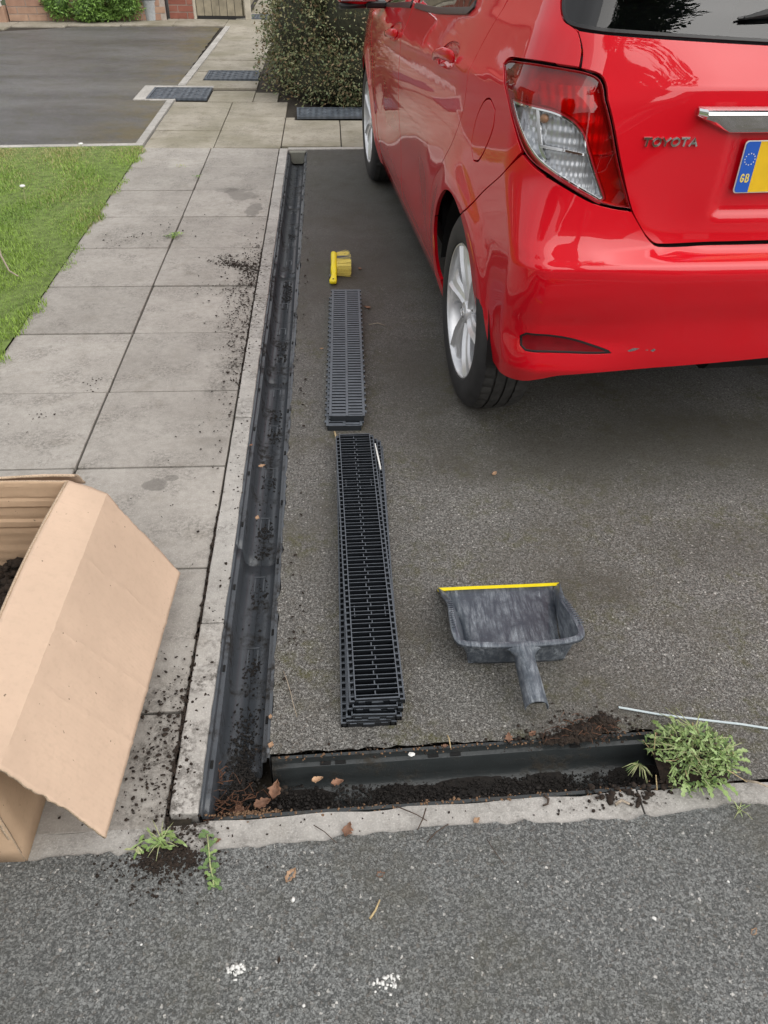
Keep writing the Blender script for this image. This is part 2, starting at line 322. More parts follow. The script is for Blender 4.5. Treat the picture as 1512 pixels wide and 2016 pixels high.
# ------------------------------------------------------------------ mesh helpers
COL = SC.collection
def meta(o, label=None, cat=None, group=None, kind=None):
    if label: o['label'] = label
    if cat: o['category'] = cat
    if group: o['group'] = group
    if kind: o['kind'] = kind
    return o
def empty(name, loc=(0, 0, 0), rz=0, **kw):
    o = bpy.data.objects.new(name, None); COL.objects.link(o); o.location = loc; o.rotation_euler = (0, 0, rz); o.empty_display_size = .1
    return meta(o, **kw)
def link(name, me, parent=None, loc=None, **kw):
    o = bpy.data.objects.new(name, me); COL.objects.link(o)
    if parent: o.parent = parent
    if loc is not None: o.location = loc
    return meta(o, **kw)
class MB:
    def __init__(s): s.v = []; s.f = []; s.mi = []
    def add(s, vs, fs, mi=0):
        k = len(s.v); s.v += [tuple(v) for v in vs]; s.f += [tuple(i+k for i in f) for f in fs]; s.mi += [mi]*len(fs); return s
    def box(s, c, d, rz=0, tilt=None, mi=0):
        m = Matrix.Rotation(rz, 3, 'Z')
        if tilt: m = m @ Matrix.Rotation(tilt[0], 3, 'X') @ Matrix.Rotation(tilt[1], 3, 'Y')
        vs = [Vector(c) + m @ Vector((x*d[0]/2, y*d[1]/2, z*d[2]/2)) for x in (-1, 1) for y in (-1, 1) for z in (-1, 1)]
        return s.add(vs, [(0, 1, 3, 2), (4, 6, 7, 5), (0, 4, 5, 1), (2, 3, 7, 6), (0, 2, 6, 4), (1, 5, 7, 3)], mi)
    def bb(s, x0, x1, y0, y1, z0, z1, mi=0): return s.box(((x0+x1)/2, (y0+y1)/2, (z0+z1)/2), (x1-x0, y1-y0, z1-z0), mi=mi)
    def tube(s, pts, r, n=6, mi=0, cap=True, flat=1.):
        pts = [Vector(p) for p in pts]; rs = r if hasattr(r, '__len__') else [r]*len(pts); vs = []; fs = []
        for i, p in enumerate(pts):
            t = (pts[min(i+1, len(pts)-1)]-pts[max(i-1, 0)]).normalized()
            a = t.cross(Vector((0, 0, 1)) if abs(t.z) < .9 else Vector((1, 0, 0))).normalized(); b = t.cross(a)
            vs += [p + rs[i]*(math.cos(2*math.pi*k/n)*a + flat*math.sin(2*math.pi*k/n)*b) for k in range(n)]
        for i in range(len(pts)-1):
            fs += [(i*n+k, i*n+(k+1) % n, (i+1)*n+(k+1) % n, (i+1)*n+k) for k in range(n)]
        if cap: fs += [tuple(range(n))[::-1], tuple((len(pts)-1)*n+k for k in range(n))]
        return s.add(vs, fs, mi)
    def loft(s, rings, close=False, cap=False, mi=0, ringclose=True):
        n = len(rings[0]); vs = [p for r in rings for p in r]; fs = []
        m = len(rings); 
        for i in range(m if close else m-1):
            j = (i+1) % m
            for k in range(n if ringclose else n-1): fs.append((i*n+k, i*n+(k+1) % n, j*n+(k+1) % n, j*n+k))
        if cap: fs += [tuple(range(n))[::-1], tuple((m-1)*n+k for k in range(n))]
        return s.add(vs, fs, mi)
    def build(s, name, mat, parent=None, smooth=False, bevel=0, seg=2, solid=0, sub=0, loc=None, auto=None, **kw):
        me = bpy.data.meshes.new(name); me.from_pydata(s.v, [], s.f)
        for m in (mat if isinstance(mat, (list, tuple)) else [mat]): me.materials.append(M[m])
        if any(s.mi): me.polygons.foreach_set('material_index', s.mi)
        bm = bmesh.new(); bm.from_mesh(me); bmesh.ops.recalc_face_normals(bm, faces=bm.faces); bm.to_mesh(me); bm.free()
        if smooth or bevel: me.polygons.foreach_set('use_smooth', [True]*len(me.polygons))
        if auto: me.set_sharp_from_angle(angle=R(auto))
        me.update(); o = link(name, me, parent, loc, **kw)
        if solid: m = o.modifiers.new('solid', 'SOLIDIFY'); m.thickness = solid; m.offset = 0
        if bevel: m = o.modifiers.new('bevel', 'BEVEL'); m.width = bevel; m.segments = seg; m.limit_method = 'ANGLE'; m.angle_limit = R(40); m.harden_normals = True
        if sub: m = o.modifiers.new('sub', 'SUBSURF'); m.levels = m.render_levels = sub
        return o
def np_mesh(name, V, T, mats, mi=None, parent=None, smooth=False, **kw):
    """mesh from numpy arrays of vertices and triangles / quads"""
    me = bpy.data.meshes.new(name); nf, k = T.shape
    me.vertices.add(len(V)); me.vertices.foreach_set('co', V.astype(np.float32).ravel())
    me.loops.add(nf*k); me.loops.foreach_set('vertex_index', T.astype(np.int32).ravel())
    me.polygons.add(nf); me.polygons.foreach_set('loop_start', np.arange(nf, dtype=np.int32)*k)
    for m in mats: me.materials.append(M[m])
    if mi is not None: me.polygons.foreach_set('material_index', mi.astype(np.int32))
    if smooth: me.polygons.foreach_set('use_smooth', np.ones(nf, bool))
    me.update(calc_edges=True); me.validate()
    return link(name, me, parent, **kw)
def copy_tree(o, parent=None):
    c = o.copy(); COL.objects.link(c); c.parent = parent
    for ch in o.children: copy_tree(ch, c)
    return c
def poly_sheet(name, pts, z, mat, jitter=0, step=.05, **kw):
    """a flat sheet from an outline; long edges are broken and jittered so no edge is ruler-straight"""
    out = []
    for (x0, y0), (x1, y1) in zip(pts, pts[1:]+pts[:1]):
        L = math.hypot(x1-x0, y1-y0); n = max(1, int(L/step)) if jitter and L < 12 else 1
        for i in range(n):
            t = i/n; j = jitter if 0 < i else 0
            out.append((x0+(x1-x0)*t+random.gauss(0, j), y0+(y1-y0)*t+random.gauss(0, j), z))
    return MB().add(out, [tuple(range(len(out)))]).build(name, mat, **kw)

# ------------------------------------------------------------------ the ground
def yk(x): return .771+.028*x                      # inner edge of the front edging
gr_ = MB()
for x0, x1, y0, y1 in ((-180, 180, -120, .5), (-180, -2.2, .5, 5.9), (5, 180, .5, 5.9), (-180, 180, 5.9, 300)): gr_.add([(x0, y0, -.02), (x1, y0, -.02), (x1, y1, -.02), (x0, y1, -.02)], [(0, 1, 2, 3)])
ground = gr_.build('ground', 'ground', kind='structure')
ter = MB().bb(-2.3, 5.1, .4, 6.0, -.30, -.105).build('subsoil', 'bed', kind='structure')
bedding = poly_sheet('bedding', [(-2.1, .70), (-.30, .70), (-.30, 5.47), (2.2, 5.56), (2.2, 10), (-.5, 14.6), (-4, 14.6), (-4, 5.5), (-2.1, 5.5)], -.014, 'bed', kind='structure')
yd = [(-.157, .905), (.650, .925), (.668, yk(.668)+.004), (9, yk(9)), (9, 5.9), (2.4, 5.56), (-.157, 5.475)]
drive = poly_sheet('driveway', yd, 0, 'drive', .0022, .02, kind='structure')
rd = [(-9, -12), (9, -12), (9, yk(9)-.055)] + [(x, yk(x)-.052+random.gauss(0, .0028)+.005*math.sin(x*9)) for x in np.arange(3, -2.4, -.018)] + [(-9, yk(-9)-.05)]
road = poly_sheet('road', rd, .004, 'road', kind='structure')
poly_sheet('neighbour_driveway', [(-9, 5.1), (-1.30, 5.62), (-1.30, 10.98), (-2.0, 10.95), (-2.9, 10.87), (-3.8, 10.40), (-9, 9.0)], 0, 'far_drive', .004, .08, kind='structure')
# front edging
ek = empty('front_edging', kind='structure')
for i, x0 in enumerate((-3.085, -2.17, -1.255, -.340, .575, 1.49, 2.405)):
    x1 = x0+.911; m = MB(); n = 24; top = []; bot = []
    for k in range(n+1):
        x = x0+(x1-x0)*k/n; top.append((x, yk(x)+random.gauss(0, .0012)+.0025*math.sin(x*31+i))); bot.append((x, yk(x)-.062))
    ring = top+bot[::-1]; c = len(ring)
    m.add([(x, y, 0.0) for x, y in ring]+[(x, y, -.12) for x, y in ring], [tuple(range(c))]+[(k, (k+1) % c, c+(k+1) % c, c+k) for k in range(c)])
    m.build('edging_stone', 'kerb', ek)
# long edging beside the channel
kk = empty('path_edging', kind='structure')
ys = [.778, 1.269, 2.184, 3.099, 4.014, 4.929, 5.50]
for a, b in zip(ys, ys[1:]):
    m = MB(); n = 14; L = []; Rr_ = []
    for k in range(n+1):
        y = a+.002+(b-a-.004)*k/n; L.append((-.341+random.gauss(0, .0006), y)); Rr_.append((-.2865+random.gauss(0, .0007), y))
    ring = L+Rr_[::-1]; c = len(ring); dz = random.uniform(-.002, .003)
    m.add([(x, y, .004+dz) for x, y in ring]+[(x, y, -.12) for x, y in ring], [tuple(range(c))]+[(k, (k+1) % c, c+(k+1) % c, c+k) for k in range(c)])
    m.build('edging_stone', 'kerb', kk, bevel=.004, seg=2)
for nm, pts in (('drive_edging', [(-1.302, 5.60), (-1.250, 5.60), (-1.245, 6.93), (-1.30, 6.93)]), ('drive_edging', [(-1.30, 7.50), (-1.235, 7.50), (-1.18, 10.95), (-1.24, 10.95)]),
                ('lawn_edging', [(-9, 5.03), (-1.250, 5.55), (-1.250, 5.60), (-9, 5.09)])):
    MB().add([(x, y, z) for z in (.012, -.1) for x, y in pts], [(0, 1, 2, 3), (7, 6, 5, 4)]+[(k, (k+1) % 4, 4+(k+1) % 4, 4+k) for k in range(4)]).build(nm, 'kerb', kind='structure', bevel=.004)
# paving slabs, each its own piece
path = empty('paved_path', kind='structure')
def slab(x0, x1, y0, y1, mat='slab', chip=None):
    g = .0032; w_, d_ = x1-x0-2*g, y1-y0-2*g; cx, cy = (x0+x1)/2, (y0+y1)/2
    m = MB(); pts = []
    for (ax, ay), (bx, by) in zip([(-1, -1), (1, -1), (1, 1), (-1, 1)], [(1, -1), (1, 1), (-1, 1), (-1, -1)]):
        n = 9
        for k in range(n):
            t = k/n; j = random.gauss(0, .0007) if k else -.002
            x = ax+(bx-ax)*t; y = ay+(by-ay)*t; pts.append((x*w_/2*(1-abs(j)*2), y*d_/2*(1-abs(j)*2)))
    c = len(pts)
    m.add([(x, y, 0) for x, y in pts]+[(x, y, -.04) for x, y in pts], [tuple(range(c))]+[(k, (k+1) % c, c+(k+1) % c, c+k) for k in range(c)])
    o = m.build('slab', mat, path, bevel=.0028, seg=2, loc=(cx, cy, random.uniform(-.0015, .0025)))
    o.rotation_euler = (random.gauss(0, .0025), random.gauss(0, .0025), random.gauss(0, .0012))
rows = [yk(-.8)+.003, 1.018]+[1.018+.45*i for i in range(1, 11)]
for i, (a, b) in enumerate(zip(rows, rows[1:])):
    for xa, xb in ((-1.244, -.794), (-.794, -.344)): slab(xa, xb, a, b)
slab(-1.694, -1.244, yk(-1.4)+.003, 1.018); slab(-1.694, -1.244, 1.018, 1.468); slab(-1.694, -1.244, 1.468, 1.918)
for a, b in ((5.520, 5.98), (5.98, 6.42), (6.42, 6.90)):
    for xa, xb in ((-1.244, -.78), (-.78, -.335)): slab(xa, xb, a, b, 'slab_far')
for xa, xb in ((-.335, .07), (.07, .62), (.62, 1.22), (1.22, 1.82)): slab(xa, xb, 5.56, 6.30, 'slab_far')
slab(-.335, -.262, 6.30, 6.39, 'slab_far')
slab(-.985, -.62, 6.90, 7.33, 'slab_far'); slab(-.62, -.42, 6.90, 7.25, 'slab_far'); slab(-1.244, -.62, 7.42, 7.74, 'slab_far'); slab(-1.244, -1.12, 7.74, 8.16, 'slab_far')
for i in range(6): slab(-1.225+.01*i, -.625, 8.17+i*.6, 8.17+(i+1)*.6, 'slab_far')
slab(-1.03, -.70, 12.08, 12.9, 'slab_far'); slab(-1.03, -.70, 12.9, 13.7, 'slab_far'); slab(-1.03, -.70, 13.7, 14.5, 'slab_far')
MB().add([(x, y, z) for z in (.004, -.1) for x, y in [(-.286, 5.478), (2.4, 5.565), (2.4, 5.615), (-.286, 5.528)]], [(0, 1, 2, 3)]+[(k, (k+1) % 4, 4+(k+1) % 4, 4+k) for k in range(4)]).build('crossing_edging', 'kerb', kind='structure', bevel=.003)
for i in range(9): 
    x0 = -1.26-(i+1)*.62; sl_ = .0 if i < 2 else .12*(i-1.5)
    slab(x0, x0+.62, 11.04-sl_-(.12 if i > 3 else 0), 11.62-sl_-(.12 if i > 3 else 0), 'slab_far')
slab(-1.26, -.62, 11.02, 11.60, 'slab_far')

# inspection covers
def cover(label, x0, x1, y0, y1, z=.004, ry=0):
    t = empty('inspection_cover', ((x0+x1)/2, (y0+y1)/2, z), ry, label=label, cat='drain cover', group='inspection covers set in the paths')
    w_, d_ = x1-x0, y1-y0; m = MB()
    for sx, sy, a, b in ((0, -1, w_, .02), (0, 1, w_, .02), (-1, 0, .02, d_-.04), (1, 0, .02, d_-.04)): m.box((sx*(w_/2-.01), sy*(d_/2-.01), 0), (a, b, .02))
    m.build('frame', 'iron', t, bevel=.002)
    MB().box((0, 0, -.001), (w_-.046, d_-.046, .014)).build('lid', 'iron', t, bevel=.002)
    r = MB(); nx = max(4, int(w_/.055)); ny = max(3, int(d_/.055))
    for i in range(nx):
        for j in range(ny): r.box((-(w_-.09)/2+(w_-.09)*i/(nx-1), -(d_-.09)/2+(d_-.09)*j/(ny-1), .0075), (.034, .012, .004), (i+j) % 2*1.57)
    r.build('tread_pattern', 'iron', t, kind='stuff')
cover('blue grey metal cover half in the dark driveway with a concrete surround', -1.476, -.992, 6.965, 7.385)
cover('blue grey metal cover across the path beside the big dark shrub', -1.11, -.635, 7.76, 8.15)
cover('small distant cover in the narrow path by the gate', -1.0, -.72, 11.66, 12.04)
cover('long grey metal cover lying below the dark shrub, next to the red car', -.252, .98, 6.305, 6.60, .02, .035)
m = MB()
for a in ((-1.575, -1.480, 6.94, 7.48), (-1.480, -.99, 7.39, 7.48), (-1.480, -1.24, 6.925, 6.962)): m.bb(*a, -.1, .008)
m.build('cover_surround', 'kerb', kind='structure', bevel=.003)

# ------------------------------------------------------------------ drainage channels (open, gratings lifted out)
PROF = [(0, -.10), (0, -.002), (.0055, -.002), (.007, -.017), (.016, -.019), (.0175, -.024), (.0195, -.060), (.0225, -.073), (.030, -.0815), (.040, -.085), (.064, -.0855)]
def chan_part(parent, name, mat, org, along, across, W_, ranges, deep=1.):
    """ranges: (left half from,to) and (right half from,to) along the channel"""
    org = Vector(org); al = Vector(along); ac = Vector(across)
    for side, (a, b) in enumerate(ranges):
        if b <= a: continue
        rings = []
        n = max(2, int((b-a)/.05))
        for k in range(n+1):
            s_ = a+(b-a)*k/n; wob = .0006*math.sin(s_*9+side)
            rings.append([org+al*s_+ac*(((p[0] if side == 0 else W_-p[0])+(wob if 0 < i < len(PROF)-1 else 0)))+Vector((0, 0, p[1]*deep)) for i, p in enumerate(PROF)])
        yield rings
def channel(parent, name, mat, org, along, across, W_, ranges):
    m = MB()
    for rings in chan_part(parent, name, mat, org, along, across, W_, ranges): m.loft(rings, ringclose=False)
    return m.build(name, mat, parent, solid=.0022, smooth=True, auto=32)
lc = empty('drain_channel', (-.2865, .78, 0), label='long open grey drainage channel running beside the paving slabs', cat='drain channel')
cuts = [0, .775, 1.775, 2.775, 3.775, 4.66]
for i, (a, b) in enumerate(zip(cuts, cuts[1:])):
    channel(lc, 'channel_section', 'channel', (.0004*(i % 2), 0, -.0004*(i % 3)), (0, 1, 0), (1, 0, 0), .1285, ((a+.0003, b-.0003), (max(a, .118)+.0003, b-.0003)))
sl_ = MB()
for y in np.arange(.12, 4.6, .25):
    sl_.box((.0115, y+random.uniform(-.01, .01), -.0172), (.0055, .018, .005)); sl_.box((.117, y+.1, -.0172), (.0055, .018, .005))
sl_.build('clip_slot', 'liner', lc, kind='stuff')
rb = MB()
for y in np.arange(.2, 4.6, .25):                    # moulded ribs and arrows in the channel floor
    for dx in (-.012, .012): rb.box((.0642+dx, y, -.0842), (.004, .05, .003))
    rb.box((.0642, y+.03, -.0842), (.03, .004, .003))
rb.build('moulded_rib', 'channel', lc, kind='stuff')
cap = MB(); pf = PROF[4:]+[(.1285-x, z) for x, z in PROF[4:-1]][::-1]; pf = [(x, z*.9) for x, z in pf]
cap.loft([[(x, 4.655+dy, z) for x, z in [(.010, -.004)]+pf+[(.118, -.004)]] for dy in (0, .045)], cap=True)
cap.build('mortar_plug', 'mortar', lc, bevel=.003)
fa = math.atan(.028); fx, fy = math.cos(fa), math.sin(fa)
fc = empty('drain_channel', (-.285, yk(-.285)+.003, 0), label='short black drainage channel full of soil along the front edging', cat='drain channel')
channel(fc, 'channel_section', 'channel_black', (0, 0, 0), (fx, fy, 0), (-fy, fx, 0), .1285, ((.030, .975), (.136, .975)))
sb = MB()
for s_ in (.245, .276, .468, .515, .77): sb.box((s_*fx-.1165*fy, s_*fy+.1165*fx, -.0172), (.022, .007, .005), fa)
for s_ in (.2, .4, .6, .8): sb.box((s_*fx-.0115*fy, s_*fy+.0115*fx, -.0172), (.022, .007, .005), fa)
sb.build('clip_slot', 'liner', fc, kind='stuff')

# ------------------------------------------------------------------ loose stuff helpers
ICO_V = None
def clumps(name, items, mat, **kw):
    """items: (x, y, z, size, flat); one joined mesh of irregular lumps"""
    bm = bmesh.new(); bmesh.ops.create_icosphere(bm, subdivisions=1, radius=1); V0 = np.array([v.co for v in bm.verts]); F0 = np.array([[v.index for v in f.verts] for f in bm.faces]); bm.free()
    n = len(items); A = np.array(items, float); k = len(V0)
    V = np.repeat(V0[None], n, 0)*(1+RS.normal(0, .22, (n, k, 1))); sc = A[:, 3][:, None, None]*RS.uniform(.6, 1.35, (n, 1, 3)); sc[..., 2] *= A[:, 4][:, None]
    V *= sc; an = RS.uniform(0, 6.28, n); c, s_ = np.cos(an)[:, None], np.sin(an)[:, None]
    V = np.stack([V[..., 0]*c-V[..., 1]*s_, V[..., 0]*s_+V[..., 1]*c, V[..., 2]], -1)+A[:, None, :3]
    F = (F0[None]+(np.arange(n)*k)[:, None, None]).reshape(-1, 3)
    return np_mesh(name, V.reshape(-1, 3), F, [mat], **kw)
def crumbs(cx, cy, rx, ry, n, s0=.0012, s1=.005, z=.0015, ang=0, flat=.5):
    out = []
    for _ in range(n):
        a, b = random.gauss(0, rx), random.gauss(0, ry); x = cx+a*math.cos(ang)-b*math.sin(ang); y = cy+a*math.sin(ang)+b*math.cos(ang)
        s_ = s0*.6+(s1-s0*.6)*random.random()**4; out.append((x, y, z+s_*.3, s_, flat))
    return out
def heap(cx, cy, rx, ry, hgt, n, s0, s1, z=0., ang=0):
    out = []
    for _ in range(n):
        r = random.random()**.6; t = random.uniform(0, 6.283); a, b = rx*r*math.cos(t), ry*r*math.sin(t)
        out.append((cx+a*math.cos(ang)-b*math.sin(ang), cy+a*math.sin(ang)+b*math.cos(ang), z+hgt*(1-r*r)*random.uniform(.5, 1.), random.uniform(s0, s1), .8))
    return out

# ------------------------------------------------------------------ lawn
def blades(n, x0, x1, y0, y1, h0, h1, wd, edge=None, z=0., lean=.5):
    P = np.stack([RS.uniform(x0, x1, n), RS.uniform(y0, y1, n)], 1)
    if edge is not None: P = P[edge(P)]
    n = len(P); h = RS.uniform(h0, h1, n)*(.7+.6*np.sin(P[:, 0]*7+np.sin(P[:, 1]*5))**2); a = RS.uniform(0, 6.28, n); l = RS.uniform(.1, lean, n)*1.6*h; d = np.stack([np.cos(a), np.sin(a)], 1)
    q = np.stack([-d[:, 1], d[:, 0]], 1)*wd*RS.uniform(.6, 1.3, (n, 1)); B = np.concatenate([P, np.full((n, 1), z)], 1)
    V = np.zeros((n, 5, 3)); V[:, 0] = B; V[:, 0, :2] -= q; V[:, 1] = B; V[:, 1, :2] += q
    m_ = B.copy(); m_[:, :2] += d*l[:, None]*.35; m_[:, 2] += h*.6; V[:, 2] = m_; V[:, 2, :2] += q*.8; V[:, 3] = m_; V[:, 3, :2] -= q*.8
    t = B.copy(); t[:, :2] += d*l[:, None]; t[:, 2] += h; V[:, 4] = t
    F0 = np.array([[0, 1, 2], [0, 2, 3], [3, 2, 4]]); F = (F0[None]+(np.arange(n)*5)[:, None, None]).reshape(-1, 3)
    return V.reshape(-1, 3), F
lawn = poly_sheet('lawn', [(-9, .75), (-1.70, .70), (-1.70, 1.915), (-1.238, 1.915), (-1.238, 5.55), (-9, 5.03)], .0075, 'turf', kind='structure')
def edgef(P):
    e = -1.224+.020*np.sin(P[:, 1]*11)+.016*np.sin(P[:, 1]*29+1)+RS.normal(0, .010, len(P))
    return (P[:, 0] < e) & (P[:, 1] < 5.51+.06*(P[:, 0]+1.25)+RS.normal(0, .006, len(P)))
V1, F1 = blades(150000, -3.1, -1.18, 2.35, 5.56, .008, .022, .0015, edgef)
pk = np.repeat((np.sin(V1[::5, 1]*3+V1[::5, 0]*4)*.25+RS.uniform(0, 1, len(V1)//5)+np.clip(V1[::5, 1]-5.05, 0, .5)*2.2 > .98).astype(int), 3)
np_mesh('grass', V1, F1, ['grass', 'grass_dry'], pk, kind='stuff', label='short green lawn grass with paler dry patches by the driveway')

# ------------------------------------------------------------------ foliage helpers
def leaf_cloud(pts, nrm, size, aspect=.45, droop=.3):
    """diamond leaves folded along the midrib at the given points"""
    n = len(pts); d = nrm+RS.normal(0, .8, (n, 3)); d[:, 2] -= droop*RS.uniform(0, 1, n); d /= np.linalg.norm(d, axis=1)[:, None]
    u = np.cross(d, RS.normal(0, 1, (n, 3))); u /= np.linalg.norm(u, axis=1)[:, None]; nn = np.cross(d, u)
    s_ = (size*RS.uniform(.55, 1.3, n))[:, None]
    V = np.stack([pts, pts+d*s_*.5+u*s_*aspect*.5+nn*s_*.08, pts+d*s_, pts+d*s_*.5-u*s_*aspect*.5+nn*s_*.08], 1)
    F0 = np.array([[0, 1, 2], [0, 2, 3]]); F = (F0[None]+(np.arange(n)*4)[:, None, None]).reshape(-1, 3)
    return V.reshape(-1, 3), F
def blob(n, c, r, k, seed, shell=.62, flatb=True):
    """points through the outer volume of a lumpy ellipsoid built of k lobes"""
    rs = np.random.RandomState(seed); cs = rs.normal(0, 1, (k, 3)); cs /= np.linalg.norm(cs, axis=1)[:, None]; cs = cs*.62*np.array(r)+np.array(c)
    rr = rs.uniform(.30, .48, k)*min(r)**.5*np.mean(r)**.5
    i = rs.randint(0, k, n); d = rs.normal(0, 1, (n, 3)); d /= np.linalg.norm(d, axis=1)[:, None]
    p = cs[i]+d*(rr[i]*rs.uniform(shell, 1.08, n))[:, None]
    return p, d, cs, rr
def lumps_mesh(cs, rr, f=.8):
    bm = bmesh.new()
    for c, r in zip(cs, rr): bmesh.ops.create_icosphere(bm, subdivisions=2, radius=r*f, matrix=Matrix.Translation(c))
    V = np.array([v.co for v in bm.verts]); F = np.array([[v.index for v in f.verts] for f in bm.faces]); bm.free(); return V, F
def shrub(name, label, c, r, k, n, size, mats, seed, wts, core='soil', aspect=.45):
    t = empty(name, (c[0], c[1], 0), label=label, cat='shrub'); C0 = np.array([c[0], c[1], 0])
    p, d, cs, rr = blob(n, c, r, k, seed); keep = p[:, 2] > .03; p, d = p[keep], d[keep]
    V, F = leaf_cloud(p, d, size, aspect); mi = np.repeat(np.random.RandomState(seed).choice(len(mats), len(p), p=wts), 2)
    np_mesh('foliage', V-C0, F, mats, mi, t)
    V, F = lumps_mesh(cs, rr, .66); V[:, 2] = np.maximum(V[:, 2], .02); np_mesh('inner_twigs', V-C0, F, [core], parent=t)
    m = MB()
    for i in range(9):
        q = Vector(cs[i % len(cs)])-Vector(C0); m.tube([(random.uniform(-.1, .1), random.uniform(-.1, .1), 0), q*.5+Vector((0, 0, .08)), q], [.022, .014, .006], 6)
    m.build('branch', 'bark', t); return t
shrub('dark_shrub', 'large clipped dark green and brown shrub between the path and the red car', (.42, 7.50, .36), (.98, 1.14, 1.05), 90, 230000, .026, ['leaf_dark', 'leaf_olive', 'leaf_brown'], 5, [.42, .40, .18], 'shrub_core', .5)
shrub('spreading_conifer', 'bright green spreading conifer against the buff brick wall', (-2.90, 11.42, .26), (.74, .30, .50), 34, 40000, .045, ['conifer', 'conifer_dark'], 9, [.75, .25], 'conifer_dark', .3)

# ------------------------------------------------------------------ the house at the back
def brick_wall(parent, org, ang, width, courses, mat, small_from=9, mortar=True, thick=.1, offset=0):
    ca, sa = math.cos(ang), math.sin(ang); H = courses*.075
    def P(s_, z, d): return (org[0]+ca*s_-sa*d, org[1]+sa*s_+ca*d, z)
    MB().add([P(s_, z, d) for s_ in (0, width) for z in (-.1, H) for d in (.006, thick)], [(0, 1, 3, 2), (4, 6, 7, 5), (0, 4, 5, 1), (2, 3, 7, 6), (0, 2, 6, 4), (1, 5, 7, 3)]).build('wall_core', 'mortar_w', parent)
    me = None; rest = MB()
    for c in range(courses):
        s_ = -.1125 if (c+offset) % 2 else 0
        while s_ < width-.02:
            a = max(0, s_); b = min(width, s_+.225)
            if b-a > .06:
                full = abs(b-a-.225) < 1e-6
                if c < small_from:
                    mb = MB().bb(-(b-a)/2+.005, (b-a)/2-.005, 0, .05, -.0325, .0325)
                    if full and me: o = link('brick', me, parent)
                    else:
                        o = mb.build('brick', mat, parent)
                        if full: me = o.data
                    o.location = P((a+b)/2, c*.075+.0375, random.uniform(-.003, .002)); o.rotation_euler = (0, 0, ang)
                else:
                    rest.add([P(x, z, d) for x in (a+.005, b-.005) for z in (c*.075+.005, c*.075+.070) for d in (0, .05)], [(0, 1, 3, 2), (4, 6, 7, 5), (0, 4, 5, 1), (2, 3, 7, 6), (0, 2, 6, 4), (1, 5, 7, 3)])
            s_ += .225
    if rest.v: rest.build('brickwork', mat, parent, kind='stuff')
hw_ = empty('house_wall', (0, 0, 0), label='buff brick house wall behind the bright green conifer', cat='house')
brick_wall(hw_, (-3.86, 11.235), R(7), 1.86, 34, 'brick_buff', 9)
wn = MB(); wn.bb(-5.3, -3.90, 11.13, 11.20, .16, .215); wn.bb(-3.94, -3.88, 11.15, 11.19, .215, 2.2); wn.bb(-5.3, -5.24, 11.15, 11.19, .215, 2.2); wn.bb(-5.24, -3.94, 11.15, 11.19, 2.14, 2.2); wn.bb(-4.62, -4.57, 11.15, 11.19, .215, 2.14)
wf = wn.build('window', 'pvc', hw_, bevel=.004); MB().bb(-5.24, -3.94, 11.168, 11.178, .215, 2.14).build('pane', 'win', wf)
MB().bb(-5.3, -3.875, 11.16, 11.30, -.1, .16).build('window_base', 'brick_buff', hw_)
MB().bb(-5.3, -3.875, 11.18, 11.30, 2.2, 2.55).build('lintel', 'brick_buff', hw_)
MB().add([(-5.6, 10.9, 2.55), (-1.9, 11.35, 2.55), (-1.9, 14, 4.2), (-5.6, 14, 4.2), (-5.6, 10.9, 2.5), (-1.9, 11.35, 2.5), (-1.9, 14, 4.1), (-5.6, 14, 4.1)], [(0, 1, 2, 3), (7, 6, 5, 4), (0, 4, 5, 1), (1, 5, 6, 2), (2, 6, 7, 3), (3, 7, 4, 0)]).build('roof', 'brick_red', hw_)
bp = empty('brick_pier', label='red brick pier between the black downpipe and the wooden gate', cat='brick pier')
brick_wall(bp, (-1.995, 11.605), 0, .305, 27, 'brick_red', 12, thick=.3)
MB().tube([(-2.045, 11.56, 0), (-2.045, 11.56, 2.4)], .034, 12).build('downpipe', 'pipe', smooth=True, auto=40, label='black downpipe left of the red brick pier', cat='downpipe')
gt = empty('gate', label='weathered wooden board gate next to the red brick pier', cat='gate')
for i in range(6):
    x = -1.655+i*.096; m = MB().bb(x+.002, x+.092, 11.640, 11.662, .035, 1.75+random.uniform(-.006, .006)); m.build('board', 'gate', gt, bevel=.003)
for z in (.25, .9, 1.55): MB().bb(-1.655, -1.08, 11.662, 11.70, z, z+.09).build('rail', 'gate', gt)
for x, lb in ((-1.690, 'dark thin gate post against the red brick pier'), (-1.045, 'pale thick gate post at the right of the wooden gate')):
    MB().bb(x, x+(.03 if x < -1.5 else .07), 11.61, 11.70, 0, 1.85).build('gate_post', 'post', bevel=.004, label=lb, cat='gate post')
fe = empty('side_fence', label='tall weathered board fence running away behind the gate', cat='fence')
for i in range(18): MB().bb(-1.09, -1.07, 11.75+i*.15, 11.895+i*.15, .02, 1.7).build('board', 'gate', fe)
M['bin_grey'] = plain('light grey bin', (.42, .44, .46), .5, .15)
# bin with bag
bn = empty('dustbin', (-2.21, 11.50, 0), label='grey dustbin with a bag and folded lid beside the green conifer', cat='bin')
m = MB(); rr = []
for z, r in ((0, .105), (.02, .112), (.28, .128), (.30, .14), (.315, .14)): rr.append([(r*math.cos(t)*1.0, r*math.sin(t), z) for t in np.linspace(0, 6.283, 25)[:-1]])
m.loft(rr, cap=True).build('body', 'bin_grey', bn, smooth=True, auto=35)
m = MB(); m.loft([[(r*math.cos(t), r*math.sin(t), z) for t in np.linspace(0, 6.283, 25)[:-1]] for z, r in ((.318, .148), (.35, .145), (.37, .10))], cap=True); m.build('lid', 'bin_lid', bn, smooth=True, auto=35)
bn.scale = (.74, .74, .68)
MB().tube([(-.08, -.13, .33), (-.06, -.17, .36), (.06, -.17, .36), (.08, -.13, .33)], .008, 6).build('handle', 'bag', bn)

